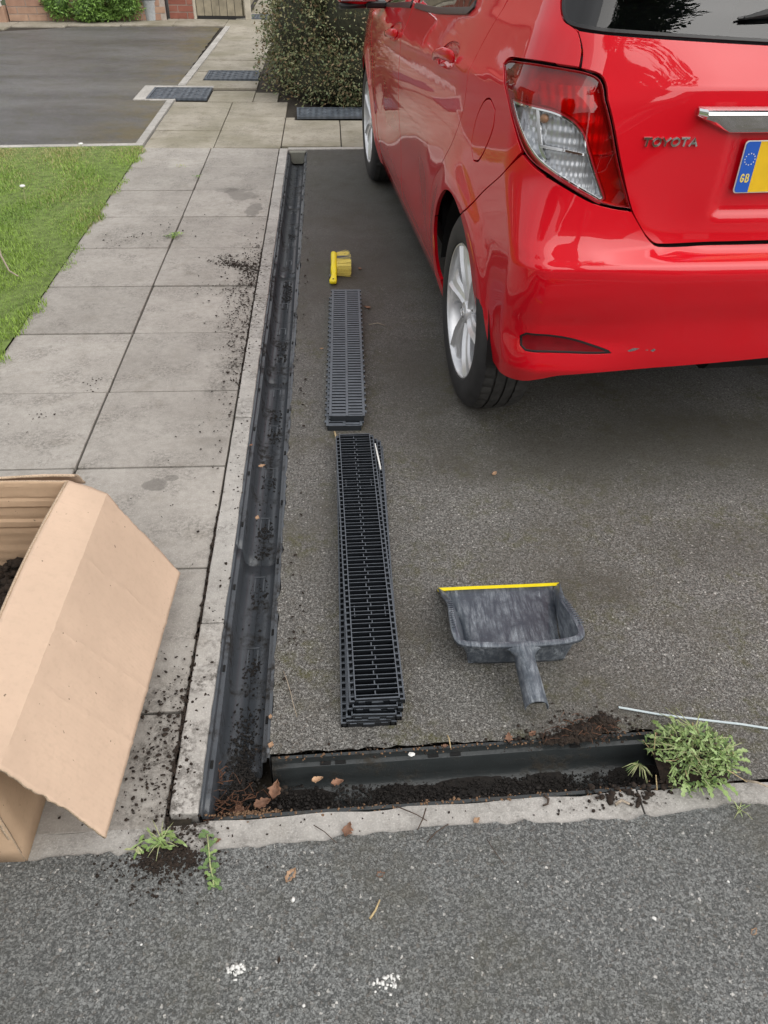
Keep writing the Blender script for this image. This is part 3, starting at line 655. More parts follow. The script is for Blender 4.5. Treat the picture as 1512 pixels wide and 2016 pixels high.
# ------------------------------------------------------------------ what stands across the street and to the left (seen mirrored in the car and its windows)
def env_house(label, cx, cy, rz, W_, H, mat, wins):
    t = empty('house', (cx, cy, 0), rz, label=label, cat='house')
    MB().bb(-W_/2, W_/2, -6, 0, -.2, H).build('wall', mat, t)
    MB().add([(-W_/2-.3, .4, H-.1), (W_/2+.3, .4, H-.1), (W_/2+.3, -3, H+2.2), (-W_/2-.3, -3, H+2.2), (-W_/2-.3, -6.4, H-.1), (W_/2+.3, -6.4, H-.1)], [(0, 1, 2, 3), (3, 2, 5, 4), (0, 3, 4), (1, 5, 2), (0, 4, 5, 1)]).build('roof', 'roof', t)
    for x, z, w_, h in wins:
        m = MB()
        for a in ((x-w_/2, x-w_/2+.07, z, z+h), (x+w_/2-.07, x+w_/2, z, z+h), (x-.035, x+.035, z, z+h), (x-w_/2+.07, x+w_/2-.07, z, z+.07), (x-w_/2+.07, x+w_/2-.07, z+h-.07, z+h), (x-w_/2+.07, x+w_/2-.07, z+h*.68, z+h*.68+.05)): m.bb(a[0], a[1], .0, .06, a[2], a[3])
        f = m.build('window', 'pvc', t); MB().bb(x-w_/2, x+w_/2, .004, .02, z, z+h).build('pane', 'win', f)
    MB().bb(-.5, .5, .0, .05, 0, 2.05).build('door', 'pvc', t)
    return t
M['roof'] = plain('dark roof tiles', (.09, .07, .06), .9, .3, 3)
M['brick_env'] = brickm('brown brick', (.20, .115, .08), (.26, .15, .11))
env_house('brown brick house across the street behind the camera, mirrored in the red tailgate', -3.5, -15, 0, 11, 5.2, 'brick_env', [(-3.6, 1.0, 1.8, 1.2), (-3.6, 3.4, 1.8, 1.2), (3.4, 1.0, 1.8, 1.2), (3.4, 3.4, 1.8, 1.2), (0, 3.4, 1.0, 1.1)])
env_house('second brown brick house across the street, farther to the right', 9.5, -15.5, 0, 11, 5.2, 'brick_env', [(-3.6, 1.0, 1.8, 1.2), (-3.6, 3.4, 1.8, 1.2), (3.4, 1.0, 1.8, 1.2), (3.4, 3.4, 1.8, 1.2)])
env_house('buff brick house left of the lawn with white windows, mirrored in the car doors', -12.5, 8.5, R(-90), 10, 5.2, 'brick_buff', [(-3.2, 1.0, 1.8, 1.2), (-3.2, 3.4, 1.8, 1.2), (3.2, 1.0, 1.8, 1.2), (3.2, 3.4, 1.8, 1.2), (0, 3.4, 1.0, 1.1)])
def env_tree(label, cx, cy, r, h, seed, n=9000):
    t = empty('tree', (cx, cy, 0), label=label, cat='tree'); p, d, cs, rr = blob(n, (0, 0, h), (r, r, r*1.1), 26, seed)
    V, F = leaf_cloud(p, d, .22, .5); np_mesh('crown', V, F, ['leaf_dark', 'conifer_dark'], np.repeat(RS.randint(0, 2, len(p)), 2), t)
    MB().tube([(0, 0, -.2), (.05, .05, h*.5), (-.1, 0, h)], [.2, .15, .08], 10).build('trunk', 'bark', t, smooth=True)
    m = MB()
    for i in range(10): q = Vector(cs[i]); m.tube([(0, 0, h*.45), q*.6+Vector((0, 0, h*.25)), q], [.08, .05, .02], 6)
    m.build('limb', 'bark', t, kind='stuff')
env_tree('leafy tree across the street, mirrored in the rear window and bumper', 2.3, -4.6, 2.5, 9.3, 3, 24000)
env_tree('leafy tree across the street, left of the first and in front of the house', -5.2, -6.8, 2.2, 4.6, 4, 14000)

# body surface of the car: a rounded plan section that changes with height
def pch(xs,ys):
    xs=np.array(xs,float);ys=np.array(ys,float);h=np.diff(xs);d=np.diff(ys)/h
    m=np.zeros(len(xs));m[1:-1]=np.where(d[1:]*d[:-1]>0,2*d[1:]*d[:-1]/(d[1:]+d[:-1]+1e-12),0);m[0]=d[0];m[-1]=d[-1]
    def f(x):
        x=np.clip(np.asarray(x,float),xs[0],xs[-1]);i=np.clip(np.searchsorted(xs,x)-1,0,len(h)-1);t=(x-xs[i])/h[i]
        return ys[i]*(2*t**3-3*t**2+1)+h[i]*m[i]*(t**3-2*t**2+t)+ys[i+1]*(3*t**2-2*t**3)+h[i]*m[i+1]*(t**3-t**2)
    return f
def sst(x,a,b):
    t=np.clip((x-a)/(b-a),0,1);return t*t*(3-2*t)
WB=.8475;RC=.15;VR=-.60;VF=3.29;RF=.55
HWP=pch([.14,.24,.30,.40,.50,.60,.70,.80,.90,.98,1.00,1.06,1.10,1.12,1.20,1.30,1.40,1.46,1.49,1.51],
        [.765,.802,.818,.832,.840,.846,.8475,.846,.842,.838,.828,.805,.790,.780,.745,.695,.640,.59,.52,.42])
CEN=pch([.24,.30,.34,.40,.50,.58,.64,.662,.680,.695,.75,.85,.95,1.032,1.05,1.12,1.20,1.30,1.40,1.46,1.49,1.51],
        [-.50,-.535,-.552,-.565,-.575,-.592,-.60,-.594,-.565,-.535,-.526,-.522,-.517,-.509,-.501,-.463,-.42,-.345,-.25,-.17,-.10,.02])
COR=pch([.24,.30,.34,.37,.41,.45,.49,.54,.60,.655,.68,.72,.77,.82,.87,.92,1.0,1.05,1.12,1.20,1.30,1.40,1.46,1.49,1.51],
        [-.50,-.54,-.562,-.574,-.570,-.560,-.566,-.582,-.596,-.601,-.588,-.567,-.552,-.541,-.534,-.526,-.508,-.49,-.465,-.42,-.345,-.25,-.17,-.10,.02])
FRO=pch([.14,.30,.45,.60,.70,.80,.88,.94,.98,1.02,1.06,1.12,1.25,1.38,1.45,1.49,1.51],
        [3.15,3.26,3.29,3.27,3.22,3.12,2.98,2.78,2.55,2.36,2.26,2.12,1.80,1.42,1.15,.85,.6])
LS=WB-RC; LC=RC*np.pi/2; LSIDE=(VF-RF)-(VR+RC); LF=RF*np.pi/2; LFS=WB-RF
def base(a,z=1.):
    a=np.asarray(a,float); s=np.sign(a)+(a==0); b=np.abs(a)
    u=-b; v=np.full_like(b,VR)
    q=b>LS; r=.085+.065*sst(z,.68,.86); fl_=RC-r; tot=2*fl_+r*np.pi/2
    l=np.clip((b-LS)/LC,0,1)*tot; t=np.clip((l-fl_)/r,0,np.pi/2); e1=np.minimum(l,fl_); e2=np.maximum(l-fl_-r*np.pi/2,0)
    u=np.where(q,-(LS+e1+r*np.sin(t)),u);v=np.where(q,VR+r*(1-np.cos(t))+e2,v)
    q=b>LS+LC;u=np.where(q,-WB,u);v=np.where(q,VR+RC+(b-LS-LC),v)
    q=b>LS+LC+LSIDE;t=np.clip((b-LS-LC-LSIDE)/LF,0,1)*np.pi/2
    u=np.where(q,-(WB-RF+RF*np.cos(t)),u);v=np.where(q,VF-RF+RF*np.sin(t),v)
    q=b>LS+LC+LSIDE+LF;u=np.where(q,-(LFS-(b-LS-LC-LSIDE-LF)),u);v=np.where(q,VF,v)
    return u*s,v
def S(a,z):
    """car-space point for chart (a,z); a>0 is the left half"""
    a=np.asarray(a,float);z=np.asarray(z,float)
    ub,vb=base(a,z); au=np.abs(ub)
    zs=z+.065*np.clip(vb,-.5,2.3)*sst(z,.72,.98)*(1-sst(z,1.2,1.4))
    w=HWP(zs)
    taper=1-.035*sst(-vb,-.1,.6)-.07*sst(vb,2.3,3.2)
    fl=.010*np.exp(-((np.hypot(vb,z-.31)-.36)/.06)**2)+.010*np.exp(-((np.hypot(vb-2.51,z-.31)-.36)/.06)**2)
    hollow=-.012*np.exp(-((z-.50)/.16)**2)*sst(vb,.45,.8)*(1-sst(vb,1.7,2.05))
    hw=w*taper+fl*(z<.9)+hollow
    m=sst(au,.40,.70)
    rv=CEN(z)*(1-m)+COR(z)*m+.055*(au/WB)**2
    rv=rv+.011*(1-sst(au,.325,.362))*sst(z,.752,.782)*(1-sst(z,.965,.985))
    fv=FRO(z)-VF
    k=1-sst(vb,-.60,1.1)
    kf=sst(vb,1.2,3.2)
    u=ub*hw/WB
    v=vb+(rv-VR)*k+fv*kf
    return np.stack([u,v,z+0*u],-1)
LCLR = [(.929, .984), (.839, .986), (.783, .983), (.742, .969), (.716, .947), (.697, .912), (.671, .863), (.641, .811), (.650, .806), (.715, .836), (.778, .864), (.817, .884), (.853, .911), (.886, .942)]
LDIV = [(.841, .981), (.833, .982), (.825, .95), (.814, .913), (.797, .884), (.803, .881), (.822, .907), (.834, .949)]
LDIV2 = [(.818, .913), (.760, .912), (.699, .905), (.699, .900), (.760, .907), (.816, .908)]
LRED = [(.856, 1.041), (.703, 1.043), (.663, .974), (.630, .903), (.684, .903), (.707, .951), (.739, .977), (.784, .990), (.833, .992)]
WBL = [(.405, 1.160), (.33, 1.166), (.2, 1.172), (.0, 1.176), (-.2, 1.172)]
WAR = [(.392, 1.160), (.33, 1.170), (.24, 1.180), (.12, 1.188), (.0, 1.190)]

# ------------------------------------------------------------------ the car
CTH = R(4.3)
car = empty('car', (1.222, 2.396, 0), CTH, label='shiny red hatchback parked beside the drain channel, seen from its rear left corner', cat='car')
def snorm(a, z, e=1e-3):
    n = np.cross(S(a+e, z)-S(a-e, z), S(a, z+e)-S(a, z-e)); n /= np.linalg.norm(n, axis=-1)[..., None]+1e-12
    return n
_c = np.array([0, 1.2, .7])
def outn(a, z):
    n = snorm(a, z); p = S(a, z); s_ = np.sign(np.sum(n*(p-_c), -1)); return n*s_[..., None]
def smooth_outline(pts, step=.012, sharp=35):
    """Catmull-Rom through the outline except at sharp corners"""
    n = len(pts); P = [np.array(p, float) for p in pts]; out = []
    def isc(i):
        a, b = P[i]-P[i-1], P[(i+1) % n]-P[i]; c = np.dot(a, b)/(np.linalg.norm(a)*np.linalg.norm(b)+1e-9); return math.degrees(math.acos(max(-1, min(1, c)))) > sharp
    C = [isc(i) for i in range(n)]
    for i in range(n):
        p1, p2 = P[i], P[(i+1) % n]; L = np.linalg.norm(p2-p1); k = max(1, int(round(L/step)))
        m1 = (p2-P[i-1])*.5 if not C[i] else (p2-p1); m2 = (P[(i+2) % n]-p1)*.5 if not C[(i+1) % n] else (p2-p1)
        if not C[i]: m1 = m1*L/(.5*(L+np.linalg.norm(p1-P[i-1]))+1e-9)
        if not C[(i+1) % n]: m2 = m2*L/(.5*(L+np.linalg.norm(P[(i+2) % n]-p2))+1e-9)
        if L > .5: m1 = m2 = p2-p1
        for j in range(k):
            t = j/k; h = (2*t**3-3*t*t+1, t**3-2*t*t+t, -2*t**3+3*t*t, t**3-t*t); out.append(h[0]*p1+h[1]*m1+h[2]*p2+h[3]*m2)
    return np.array(out)
def inset(P, d):
    n = len(P); area = .5*np.sum(P[:, 0]*np.roll(P[:, 1], -1)-np.roll(P[:, 0], -1)*P[:, 1])
    t = np.roll(P, -1, 0)-np.roll(P, 1, 0); t /= np.linalg.norm(t, axis=1)[:, None]+1e-12
    nn = np.stack([-t[:, 1], t[:, 0]], 1)*np.sign(area); return P+nn*d
def inside(P, q):
    x, y = q[:, 0], q[:, 1]; r = np.zeros(len(q), bool); x1, y1 = P[:, 0], P[:, 1]; x2, y2 = np.roll(x1, -1), np.roll(y1, -1)
    for i in range(len(P)):
        c = ((y1[i] > y) != (y2[i] > y)) & (x < (x2[i]-x1[i])*(y-y1[i])/(y2[i]-y1[i]+1e-15)+x1[i]); r ^= c
    return r
def dist_to(P, q):
    A = P; B = np.roll(P, -1, 0); d = np.full(len(q), 9.)
    for a, b in zip(A, B):
        ab = b-a; t = np.clip(((q-a)@ab)/(ab@ab+1e-15), 0, 1); d = np.minimum(d, np.linalg.norm(q-(a+t[:, None]*ab), axis=1))
    return d
def panel(name, outline, mat, parent=car, holes=(), grid=(.022, .016), gap=.0022, off=0., flange=.012, mirror=False, raw=False, surf=None, **kw):
    """one body panel: an outline in the chart, filled, lifted on the body surface, with a turned-in edge"""
    O_ = outline if raw else smooth_outline(outline); O_ = inset(np.array(O_), gap); H = [inset(np.array(h) if raw else smooth_outline(h, .01), -gap) for h in holes]
    sx = -1 if mirror else 1
    lo, hi = O_.min(0), O_.max(0); ga, gz = grid
    G = np.array([(a+(ga*.5 if j % 2 else 0), z) for j, z in enumerate(np.arange(lo[1]+gz*.5, hi[1], gz)) for a in np.arange(lo[0], hi[0], ga)])
    G = G.reshape(-1, 2); keep = inside(O_, G); keep &= dist_to(O_, G) > min(ga, gz)*.45
    for h in H: keep &= ~inside(h, G); keep &= dist_to(h, G) > min(ga, gz)*.45
    G = G[keep]; loops = [O_]+H; pts = np.concatenate(loops+[G]); ed = []; k = 0
    for L in loops: ed += [(k+i, k+(i+1) % len(L)) for i in range(len(L))]; k += len(L)
    r = delaunay_2d_cdt([Vector(p) for p in pts], ed, [], 0, 1e-6); V2 = np.array([tuple(v) for v in r[0]]); T = np.array(r[2])
    cen = V2[T].mean(1); ok = inside(O_, cen)
    for h in H: ok &= ~inside(h, cen)
    T = T[ok]; a, z = V2[:, 0], V2[:, 1]
    P = S(a, z) if surf is None else surf(a, z); Nn = outn(a, z) if surf is None else surf(a, z, True)
    if off: P = P+Nn*off
    nv = len(P); V = [P]; NN = [Nn]; F = [tuple(t) for t in T]; base_ = nv
    if flange:
        for L in loops:
            pa, pz = L[:, 0], L[:, 1]; p = (S(pa, pz) if surf is None else surf(pa, pz)); n = (outn(pa, pz) if surf is None else surf(pa, pz, True)); p = p+n*off
            t = np.roll(p, -1, 0)-np.roll(p, 1, 0); t /= np.linalg.norm(t, axis=1)[:, None]+1e-12; side = np.cross(t, n)
            c = p.mean(0); 
            if L is O_: side *= np.sign(np.sum(side*(p-c), 1))[:, None]
            else: side *= -np.sign(np.sum(side*(p-c), 1))[:, None]
            V += [p, p+side*.0009-n*.0012, p+side*.0009-n*flange]; NN += [n, side, side]; m = len(L)
            for i in range(m):
                j = (i+1) % m; F += [(base_+i, base_+j, base_+m+j, base_+m+i), (base_+m+i, base_+m+j, base_+2*m+j, base_+2*m+i)]
            base_ += 3*m
    V = np.concatenate(V); NN = np.concatenate(NN)
    if mirror: V[:, 0] *= -1; NN[:, 0] *= -1
    me = bpy.data.meshes.new(name); me.from_pydata(V.tolist(), [], F); me.materials.append(M[mat])
    # wind every face outwards
    bm = bmesh.new(); bm.from_mesh(me); bm.verts.ensure_lookup_table()
    for f in bm.faces:
        n = Vector(NN[[v.index for v in f.verts]].sum(0))
        if f.normal.dot(n) < 0: f.normal_flip()
    bm.to_mesh(me); bm.free()
    me.polygons.foreach_set('use_smooth', [True]*len(me.polygons)); me.normals_split_custom_set_from_vertices(NN.tolist()); me.update()
    return link(name, me, parent, **kw)
# outlines measured on the body surface, (distance along the body from the rear centre, height)
HEDGE = [(.478, .700), (.509, .717), (.535, .744), (.566, .785), (.615, .889), (.657, .991), (.686, 1.043), (.706, 1.059), (.753, 1.068)]
HTOP = [(.762, 1.100), (.785, 1.133), (.797, 1.139)]
GLB = [(.648, 1.131), (.311, 1.119)]
LAMP = [(1.058, 1.036), (1.034, 1.049), (.95, 1.060), (.86, 1.068), (.76, 1.067), (.712, 1.058), (.690, 1.042), (.660, .991), (.618, .889), (.566, .786), (.606, .791), (.668, .807), (.748, .843), (.820, .871), (.856, .893), (.915, .952), (1.005, 1.012)]
SEAM = [(.930, .828), (1.10, .738), (1.307, .624)]
ARCH = [(1.665, .25), (1.690, .30), (1.706, .36), (1.692, .45), (1.642, .545), (1.552, .618), (1.455, .648), (1.375, .646)]
ARCH2 = [(1.245, .580), (1.175, .505), (1.110, .415), (1.055, .350), (.985, .310)]
DOORE = [(1.202, 1.154), (1.228, 1.125), (1.285, 1.065), (1.325, 1.01), (1.337, .96), (1.350, .90), (1.392, .84), (1.462, .78), (1.550, .725), (1.650, .668), (1.745, .610), (1.805, .55), (1.835, .48), (1.845, .40), (1.848, .26)]
FUEL = [(1.102, .956), (1.157, .940), (1.215, .885), (1.240, .820), (1.205, .788), (1.155, .800), (1.098, .846), (1.053, .903), (1.050, .940)]
REFL = [(.800, .457), (.786, .469), (.735, .467), (.670, .456), (.610, .439), (.565, .424), (.556, .417), (.610, .416), (.700, .419), (.788, .420), (.800, .430)]
# tailgate and rear window (symmetrical: built as one piece across the centre line)
def sym(L): return L+[(-a, z) for a, z in L[::-1]]
hat = sym([(.01, .702), (.179, .702), (.332, .701)]+HEDGE+HTOP+GLB+[(.01, 1.112)])
hat = [(a, z) for a, z in hat if abs(a) > .011 or True]
panel('tailgate', hat, 'paint', grid=(.016, .012), gap=.0034)
GL = sym([(.01, 1.114), (.311, 1.121), (.648, 1.133), (.795, 1.141), (.826, 1.151), (.848, 1.180), (.860, 1.25), (.860, 1.33), (.835, 1.39), (.80, 1.405), (.01, 1.425)])
rw = panel('rear_window', GL, 'glass', grid=(.03, .03), gap=.004, off=.001, flange=.006)
fr_o = smooth_outline(GL); 
fr_h = inset(fr_o, .0085)
panel('window_seal', fr_o, 'black_trim', holes=[fr_h], raw=True, grid=(.05, .05), gap=.0015, off=.0012, flange=.004)
panel('spoiler', sym([(.01, 1.428), (.80, 1.409), (.842, 1.393), (.865, 1.36), (.88, 1.45), (.01, 1.465)]), 'paint', grid=(.03, .01))
# rear bumper
bump = sym([(.01, .392), (.40, .366), (.69, .348), (.74, .333), (.80, .314), (.88, .305)]+ARCH2[::-1]+[(1.305, .622)]+SEAM[::-1][1:]+[(.858, .885), (.818, .864), (.748, .837), (.668, .802), (.606, .787), (.563, .781), (.530, .742), (.504, .714), (.474, .697), (.332, .697), (.01, .698)])
rbp = panel('rear_bumper', bump, 'paint', holes=[REFL], grid=(.014, .010))
for mir in (False, True):
    r_ = panel('bumper_reflector', REFL, 'reflector_red', rbp, off=-.002, grid=(.012, .008), gap=.004, mirror=mir)
    ro = smooth_outline(REFL, .01); panel('reflector_surround', ro, 'black_trim', rbp, holes=[inset(ro, .0042)], raw=True, off=-.0008, gap=.0003, flange=.003, mirror=mir, grid=(.05, .05))
# scrapes in the paint of the bumper
for pts_ in ([(.512, .424), (.495, .432), (.477, .431), (.492, .424), (.505, .421)], [(.446, .424), (.436, .430), (.430, .426), (.437, .420)], [(.462, .426), (.452, .427), (.452, .424)]):
    panel('scrape', pts_, 'scrape', rbp, raw=True, off=.0006, gap=0, flange=0, grid=(.01, .01))
QTOP = [(.762, 1.100), (.782, 1.133), (.800, 1.142), (.829, 1.152), (.851, 1.180), (.864, 1.25), (.866, 1.33), (.868, 1.40), (.885, 1.448)]
def halves(mir):
    fine = not mir; g1 = (.02, .014) if fine else (.06, .05); tag_ = {}
    q = [(.757, 1.071)]+QTOP+[(1.62, 1.448), (1.50, 1.42), (1.34, 1.33), (1.22, 1.23)]+DOORE+[(1.66, .262)]+ARCH[1:]+SEAM[::-1]+[(.860, .889), (.918, .950), (1.01, 1.012), (1.062, 1.037), (1.037, 1.052), (.95, 1.063), (.86, 1.071)]
    panel('rear_quarter_panel', q, 'paint', holes=[FUEL], grid=g1, mirror=mir)
    if fine: panel('fuel_flap', FUEL, 'paint', grid=(.02, .014), mirror=mir, gap=.0035, off=.0005)
    else: panel('fuel_flap', FUEL, 'paint', grid=(.03, .03), mirror=mir)
    # doors
    rd_ = [(1.205, 1.158), (1.225, 1.23), (1.345, 1.325), (1.50, 1.41), (1.62, 1.445), (2.62, 1.452), (2.62, .262)]+DOORE[::-1][:-1]
    win = [(1.585, 1.100), (1.548, 1.122), (1.535, 1.16), (1.56, 1.25), (1.63, 1.37), (1.70, 1.415), (2.565, 1.43), (2.565, 1.02), (2.1, 1.052)]
    hx = [(1.520, .972), (1.548, 1.008), (1.60, 1.016), (1.70, 1.008), (1.79, .985), (1.83, .955), (1.80, .935), (1.70, .940), (1.60, .950)]
    d1 = panel('rear_door', rd_, 'paint', holes=[win, hx], grid=g1, mirror=mir, gap=.0016)
    panel('door_window', win, 'glass', d1, off=-.004, grid=(.05, .05), gap=-.004, flange=0, mirror=mir)
    bt = [(1.535, 1.108), (1.60, 1.086), (2.1, 1.040), (2.565, 1.008), (2.565, 1.024), (2.1, 1.056), (1.60, 1.102), (1.552, 1.122)]
    panel('window_weatherstrip', bt, 'black_trim', d1, off=.006, grid=(.05, .01), gap=0, mirror=mir)
    fd = [(2.626, 1.452), (3.05, 1.44), (3.35, 1.36), (3.62, 1.20), (3.78, 1.05), (3.80, .90), (3.70, .86), (3.46, .64), (3.40, .50), (3.38, .262), (2.626, .262)]
    win2 = [(2.665, 1.43), (2.665, 1.012), (3.1, .978), (3.66, .935), (3.62, 1.08), (3.40, 1.25), (3.20, 1.36), (3.02, 1.415)]
    hx2 = [(a+1.16, z-.078) for a, z in hx]
    d2 = panel('front_door', fd, 'paint', holes=[win2, hx2], grid=g1, mirror=mir, gap=.0008)
    panel('door_window', win2, 'glass', d2, off=-.004, grid=(.05, .05), gap=-.004, flange=0, mirror=mir)
    bt = [(2.66, .998), (3.1, .966), (3.70, .922), (3.70, .938), (3.1, .982), (2.66, 1.016)]
    panel('window_weatherstrip', bt, 'black_trim', d2, off=.006, grid=(.05, .01), gap=0, mirror=mir)
    for d_, h_ in ((d1, hx), (d2, hx2)):
        # scooped recess behind the grip and the grip itself
        ho = smooth_outline(h_, .012); cc = ho.mean(0)
        def bowl(a, z, norm=False, ho=ho, cc=cc):
            q = np.stack([a, z], -1); dd = dist_to(ho, q); dep = .022*np.clip(dd/.028, 0, 1)**.6
            if norm:
                e = 1e-3; f = lambda A_, Z_: bowl(A_, Z_)
                n = np.cross(f(a+e, z)-f(a-e, z), f(a, z+e)-f(a, z-e)); n /= np.linalg.norm(n, axis=-1)[:, None]+1e-12; o_ = outn(a, z)
                return n*np.sign(np.sum(n*o_, -1))[:, None]
            return S(a, z)-outn(a, z)*dep[..., None]
        panel('handle_recess', ho, 'paint', d_, raw=True, grid=(.012, .008), gap=-.001, flange=0, mirror=mir, surf=bowl)
        rings = []; a0, a1 = h_[0][0]+.028, h_[5][0]-.018
        for k in range(13):
            t = k/12; a = a0+(a1-a0)*t; zc = (h_[2][1]-.034)*(1-t)+(h_[5][1]-.003)*t
            p = S(a, zc); n = outn(np.array([a]), np.array([zc]))[0]; arch_ = math.sin(math.pi*t)**.5; hh = .0135+.004*(t < .35)
            ring = [p+n*(.004+.024*arch_)+n*.009*math.cos(q)+np.array([0, 0, 1])*hh*math.sin(q) for q in np.linspace(0, 2*math.pi, 13)[:-1]]
            if mir: ring = [x*np.array([-1, 1, 1]) for x in ring]
            rings.append([tuple(x) for x in ring])
        MB().loft(rings, cap=True).build('door_handle', 'paint', d_, smooth=True, sub=1)
    # sill, front wing, pillars
    panel('sill', [(1.848, .258), (1.668, .258), (1.64, .20), (1.66, .175), (3.44, .175), (3.40, .258)], 'paint', grid=(.06, .012), gap=.001, mirror=mir)
    fa_ = [(3.55, .262), (3.542, .33), (3.556, .45), (3.63, .56), (3.76, .632), (3.893, .655), (4.03, .632), (4.155, .56), (4.235, .45), (4.25, .33)]
    fw_ = [(3.408, .20), (3.408, .50), (3.466, .64), (3.705, .857), (3.808, .90), (3.79, 1.0), (4.20, .985), (4.60, .93), (4.9, .90), (5.28, .90), (5.28, .20), (4.25, .20)]+fa_[::-1]+[(3.55, .20)]
    panel('front_wing', fw_, 'paint', grid=g1 if fine else (.08, .06), mirror=mir)
    panel('bonnet', [(3.80, 1.006), (4.20, .990), (4.60, .935), (4.9, .905), (5.285, .905), (5.285, 1.06), (3.82, 1.06)], 'paint', grid=(.05, .008), mirror=mir)
    panel('windscreen', [(3.84, 1.064), (5.285, 1.064), (5.285, 1.44), (3.45, 1.44), (3.50, 1.36), (3.72, 1.16)], 'glass', grid=(.06, .03), mirror=mir, flange=0)
    panel('windscreen_pillar', [(3.79, 1.05), (3.835, 1.06), (3.71, 1.16), (3.49, 1.36), (3.44, 1.45), (3.06, 1.45), (3.36, 1.36), (3.63, 1.20)], 'paint', grid=(.03, .03), mirror=mir)
    # tail lamp: deep housing, two reflectors, coloured lens, clear lens
    L = [(a, z) for a, z in LAMP]
    tl = panel('tail_light', L, 'lamp_house', off=-.026, gap=-.001, flange=0, grid=(.02, .014) if fine else (.05, .04), mirror=mir)
    lo_ = smooth_outline(L); 
    panel('lamp_edge', lo_, 'red_plate', tl, raw=True, holes=[inset(lo_, .0045)], gap=.0026, off=-.001, flange=.028, mirror=mir, grid=(.05, .05))
    def px(pts): return pts
    CLR = LCLR; ci = inset(smooth_outline(CLR, .01), .004)
    panel('clear_reflector', ci, 'reflector', tl, raw=True, off=-.022, gap=-.004, flange=0, grid=(.012, .012), mirror=mir)
    panel('lamp_divider', LDIV, 'chrome', tl, off=-.014, gap=0, flange=.006, grid=(.02, .02), mirror=mir)
    panel('lamp_divider', LDIV2, 'chrome', tl, off=-.012, gap=0, flange=.008, grid=(.02, .02), mirror=mir)
    co_ = smooth_outline(CLR, .01)
    panel('lamp_bezel', inset(co_, -.0075), 'red_plate', tl, raw=True, holes=[inset(co_, -.0005)], off=-.003, gap=0, flange=.018, grid=(.05, .05), mirror=mir)
    panel('lamp_bezel', inset(co_, .0), 'chrome', tl, raw=True, holes=[inset(co_, .0035)], off=-.004, gap=0, flange=.018, grid=(.05, .05), mirror=mir)
    panel('red_reflector', LRED, 'reflector2', tl, off=-.020, gap=0, flange=0, grid=(.015, .012), mirror=mir)
    panel('red_lens', inset(lo_, .006), 'lens_red', tl, raw=True, holes=[inset(co_, -.004)], off=-.002, gap=0, flange=0, grid=(.018, .012), mirror=mir)
    panel('clear_lens', inset(co_, -.003), 'lens_clear', tl, raw=True, off=-.0012, gap=0, flange=0, grid=(.018, .012), mirror=mir)
    b0 = S(.80, .965)+np.array([0, .02, 0]); b0 = b0*np.array([-1 if mir else 1, 1, 1])
    MB().tube([tuple(b0+np.array([0, .012, 0])), tuple(b0), tuple(b0-np.array([0, .012, 0]))], [.008, .011, .006], 12).build('bulb', 'amber', tl, smooth=True)
for mir in (False, True): halves(mir)
# roof, glass surround, inner shell, floor
m = MB(); rings = []
aa_ = np.concatenate([np.linspace(-5.285, 5.285, 121)[:-1]])
for z in (1.447, 1.46, 1.475, 1.488, 1.498, 1.506): rings.append([tuple(p) for p in S(aa_, np.full(len(aa_), z))])
m.loft(rings)
last = np.array(rings[-1]); cen_ = last.mean(0)
for f_, dz in ((.8, .006), (.5, .012), (.2, .015), (.02, .016)): rings.append([tuple(cen_*(1-f_)+p*f_+np.array([0, 0, dz])) for p in last])
m.loft(rings[5:], cap=False); m.build('roof', 'paint', car, smooth=True, auto=60)
def shell(name, mat, z0, z1, off, nz=20, na=150, skip=True):
    a = np.linspace(-5.285, 5.285, na); z = np.linspace(z0, z1, nz); A_, Z_ = np.meshgrid(a, z, indexing='ij'); P = S(A_, Z_)-outn(A_, Z_)*off
    F = []
    for i in range(na-1):
        for j in range(nz-1):
            u_, v_, zz_ = P[i, j]
            if skip and ((math.hypot(v_, zz_-.31) < .43) or (math.hypot(v_-2.51, zz_-.31) < .43)) and abs(u_) > .5: continue
            k = i*nz+j; F.append((k, k+nz, k+nz+1, k+1))
    V_ = P.reshape(-1, 3); MB().add([tuple(x) for x in V_], F).build(name, mat, car, smooth=True)
shell('inner_shell', 'liner', .41, 1.07, .042)
m = MB(); m.bb(-.68, .68, .46, 2.05, .17, .22); m.bb(-.52, .52, -.36, 3.0, .30, .34)
m.build('floor_pan', 'liner', car)
MB().tube([(-.10, -.28, .275), (.35, -.28, .275)], .065, 14).build('exhaust_silencer', 'liner', car, smooth=True, auto=40)
MB().tube([(.42, -.52, .34), (.42, -.35, .30), (.30, -.2, .28), (.1, 1.8, .24)], .02, 10).build('exhaust_pipe', 'brake', car, smooth=True, auto=40)
MB().tube([(-.70, 0, .29), (.70, 0, .29)], .035, 8).build('rear_axle', 'liner', car)
MB().bb(-.64, .64, -.34, .22, 1.035, 1.055).build('parcel_shelf', 'interior', car, bevel=.01)
MB().add([(-.60, -.15, 1.057), (-.40, -.18, 1.057), (-.42, -.24, 1.062), (-.55, -.24, 1.085), (-.60, -.20, 1.08)], [(0, 1, 2, 3, 4)]).build('orange_scraper', 'orange', car, solid=.012)
for x in (-.38, .38):
    st_ = MB(); st_.bb(x-.25, x+.25, .38, .50, .45, 1.12); st_.bb(x-.12, x+.12, .40, .48, 1.13, 1.30); st_.bb(x-.25, x+.25, .42, .95, .35, .50); st_.build('rear_seat', 'interior', car, bevel=.03)
    st_ = MB(); st_.bb(x-.24, x+.24, 1.25, 1.38, .45, 1.10); st_.bb(x-.12, x+.12, 1.27, 1.36, 1.12, 1.30); st_.bb(x-.24, x+.24, 1.3, 1.85, .30, .50); st_.build('front_seat', 'interior', car, bevel=.03)
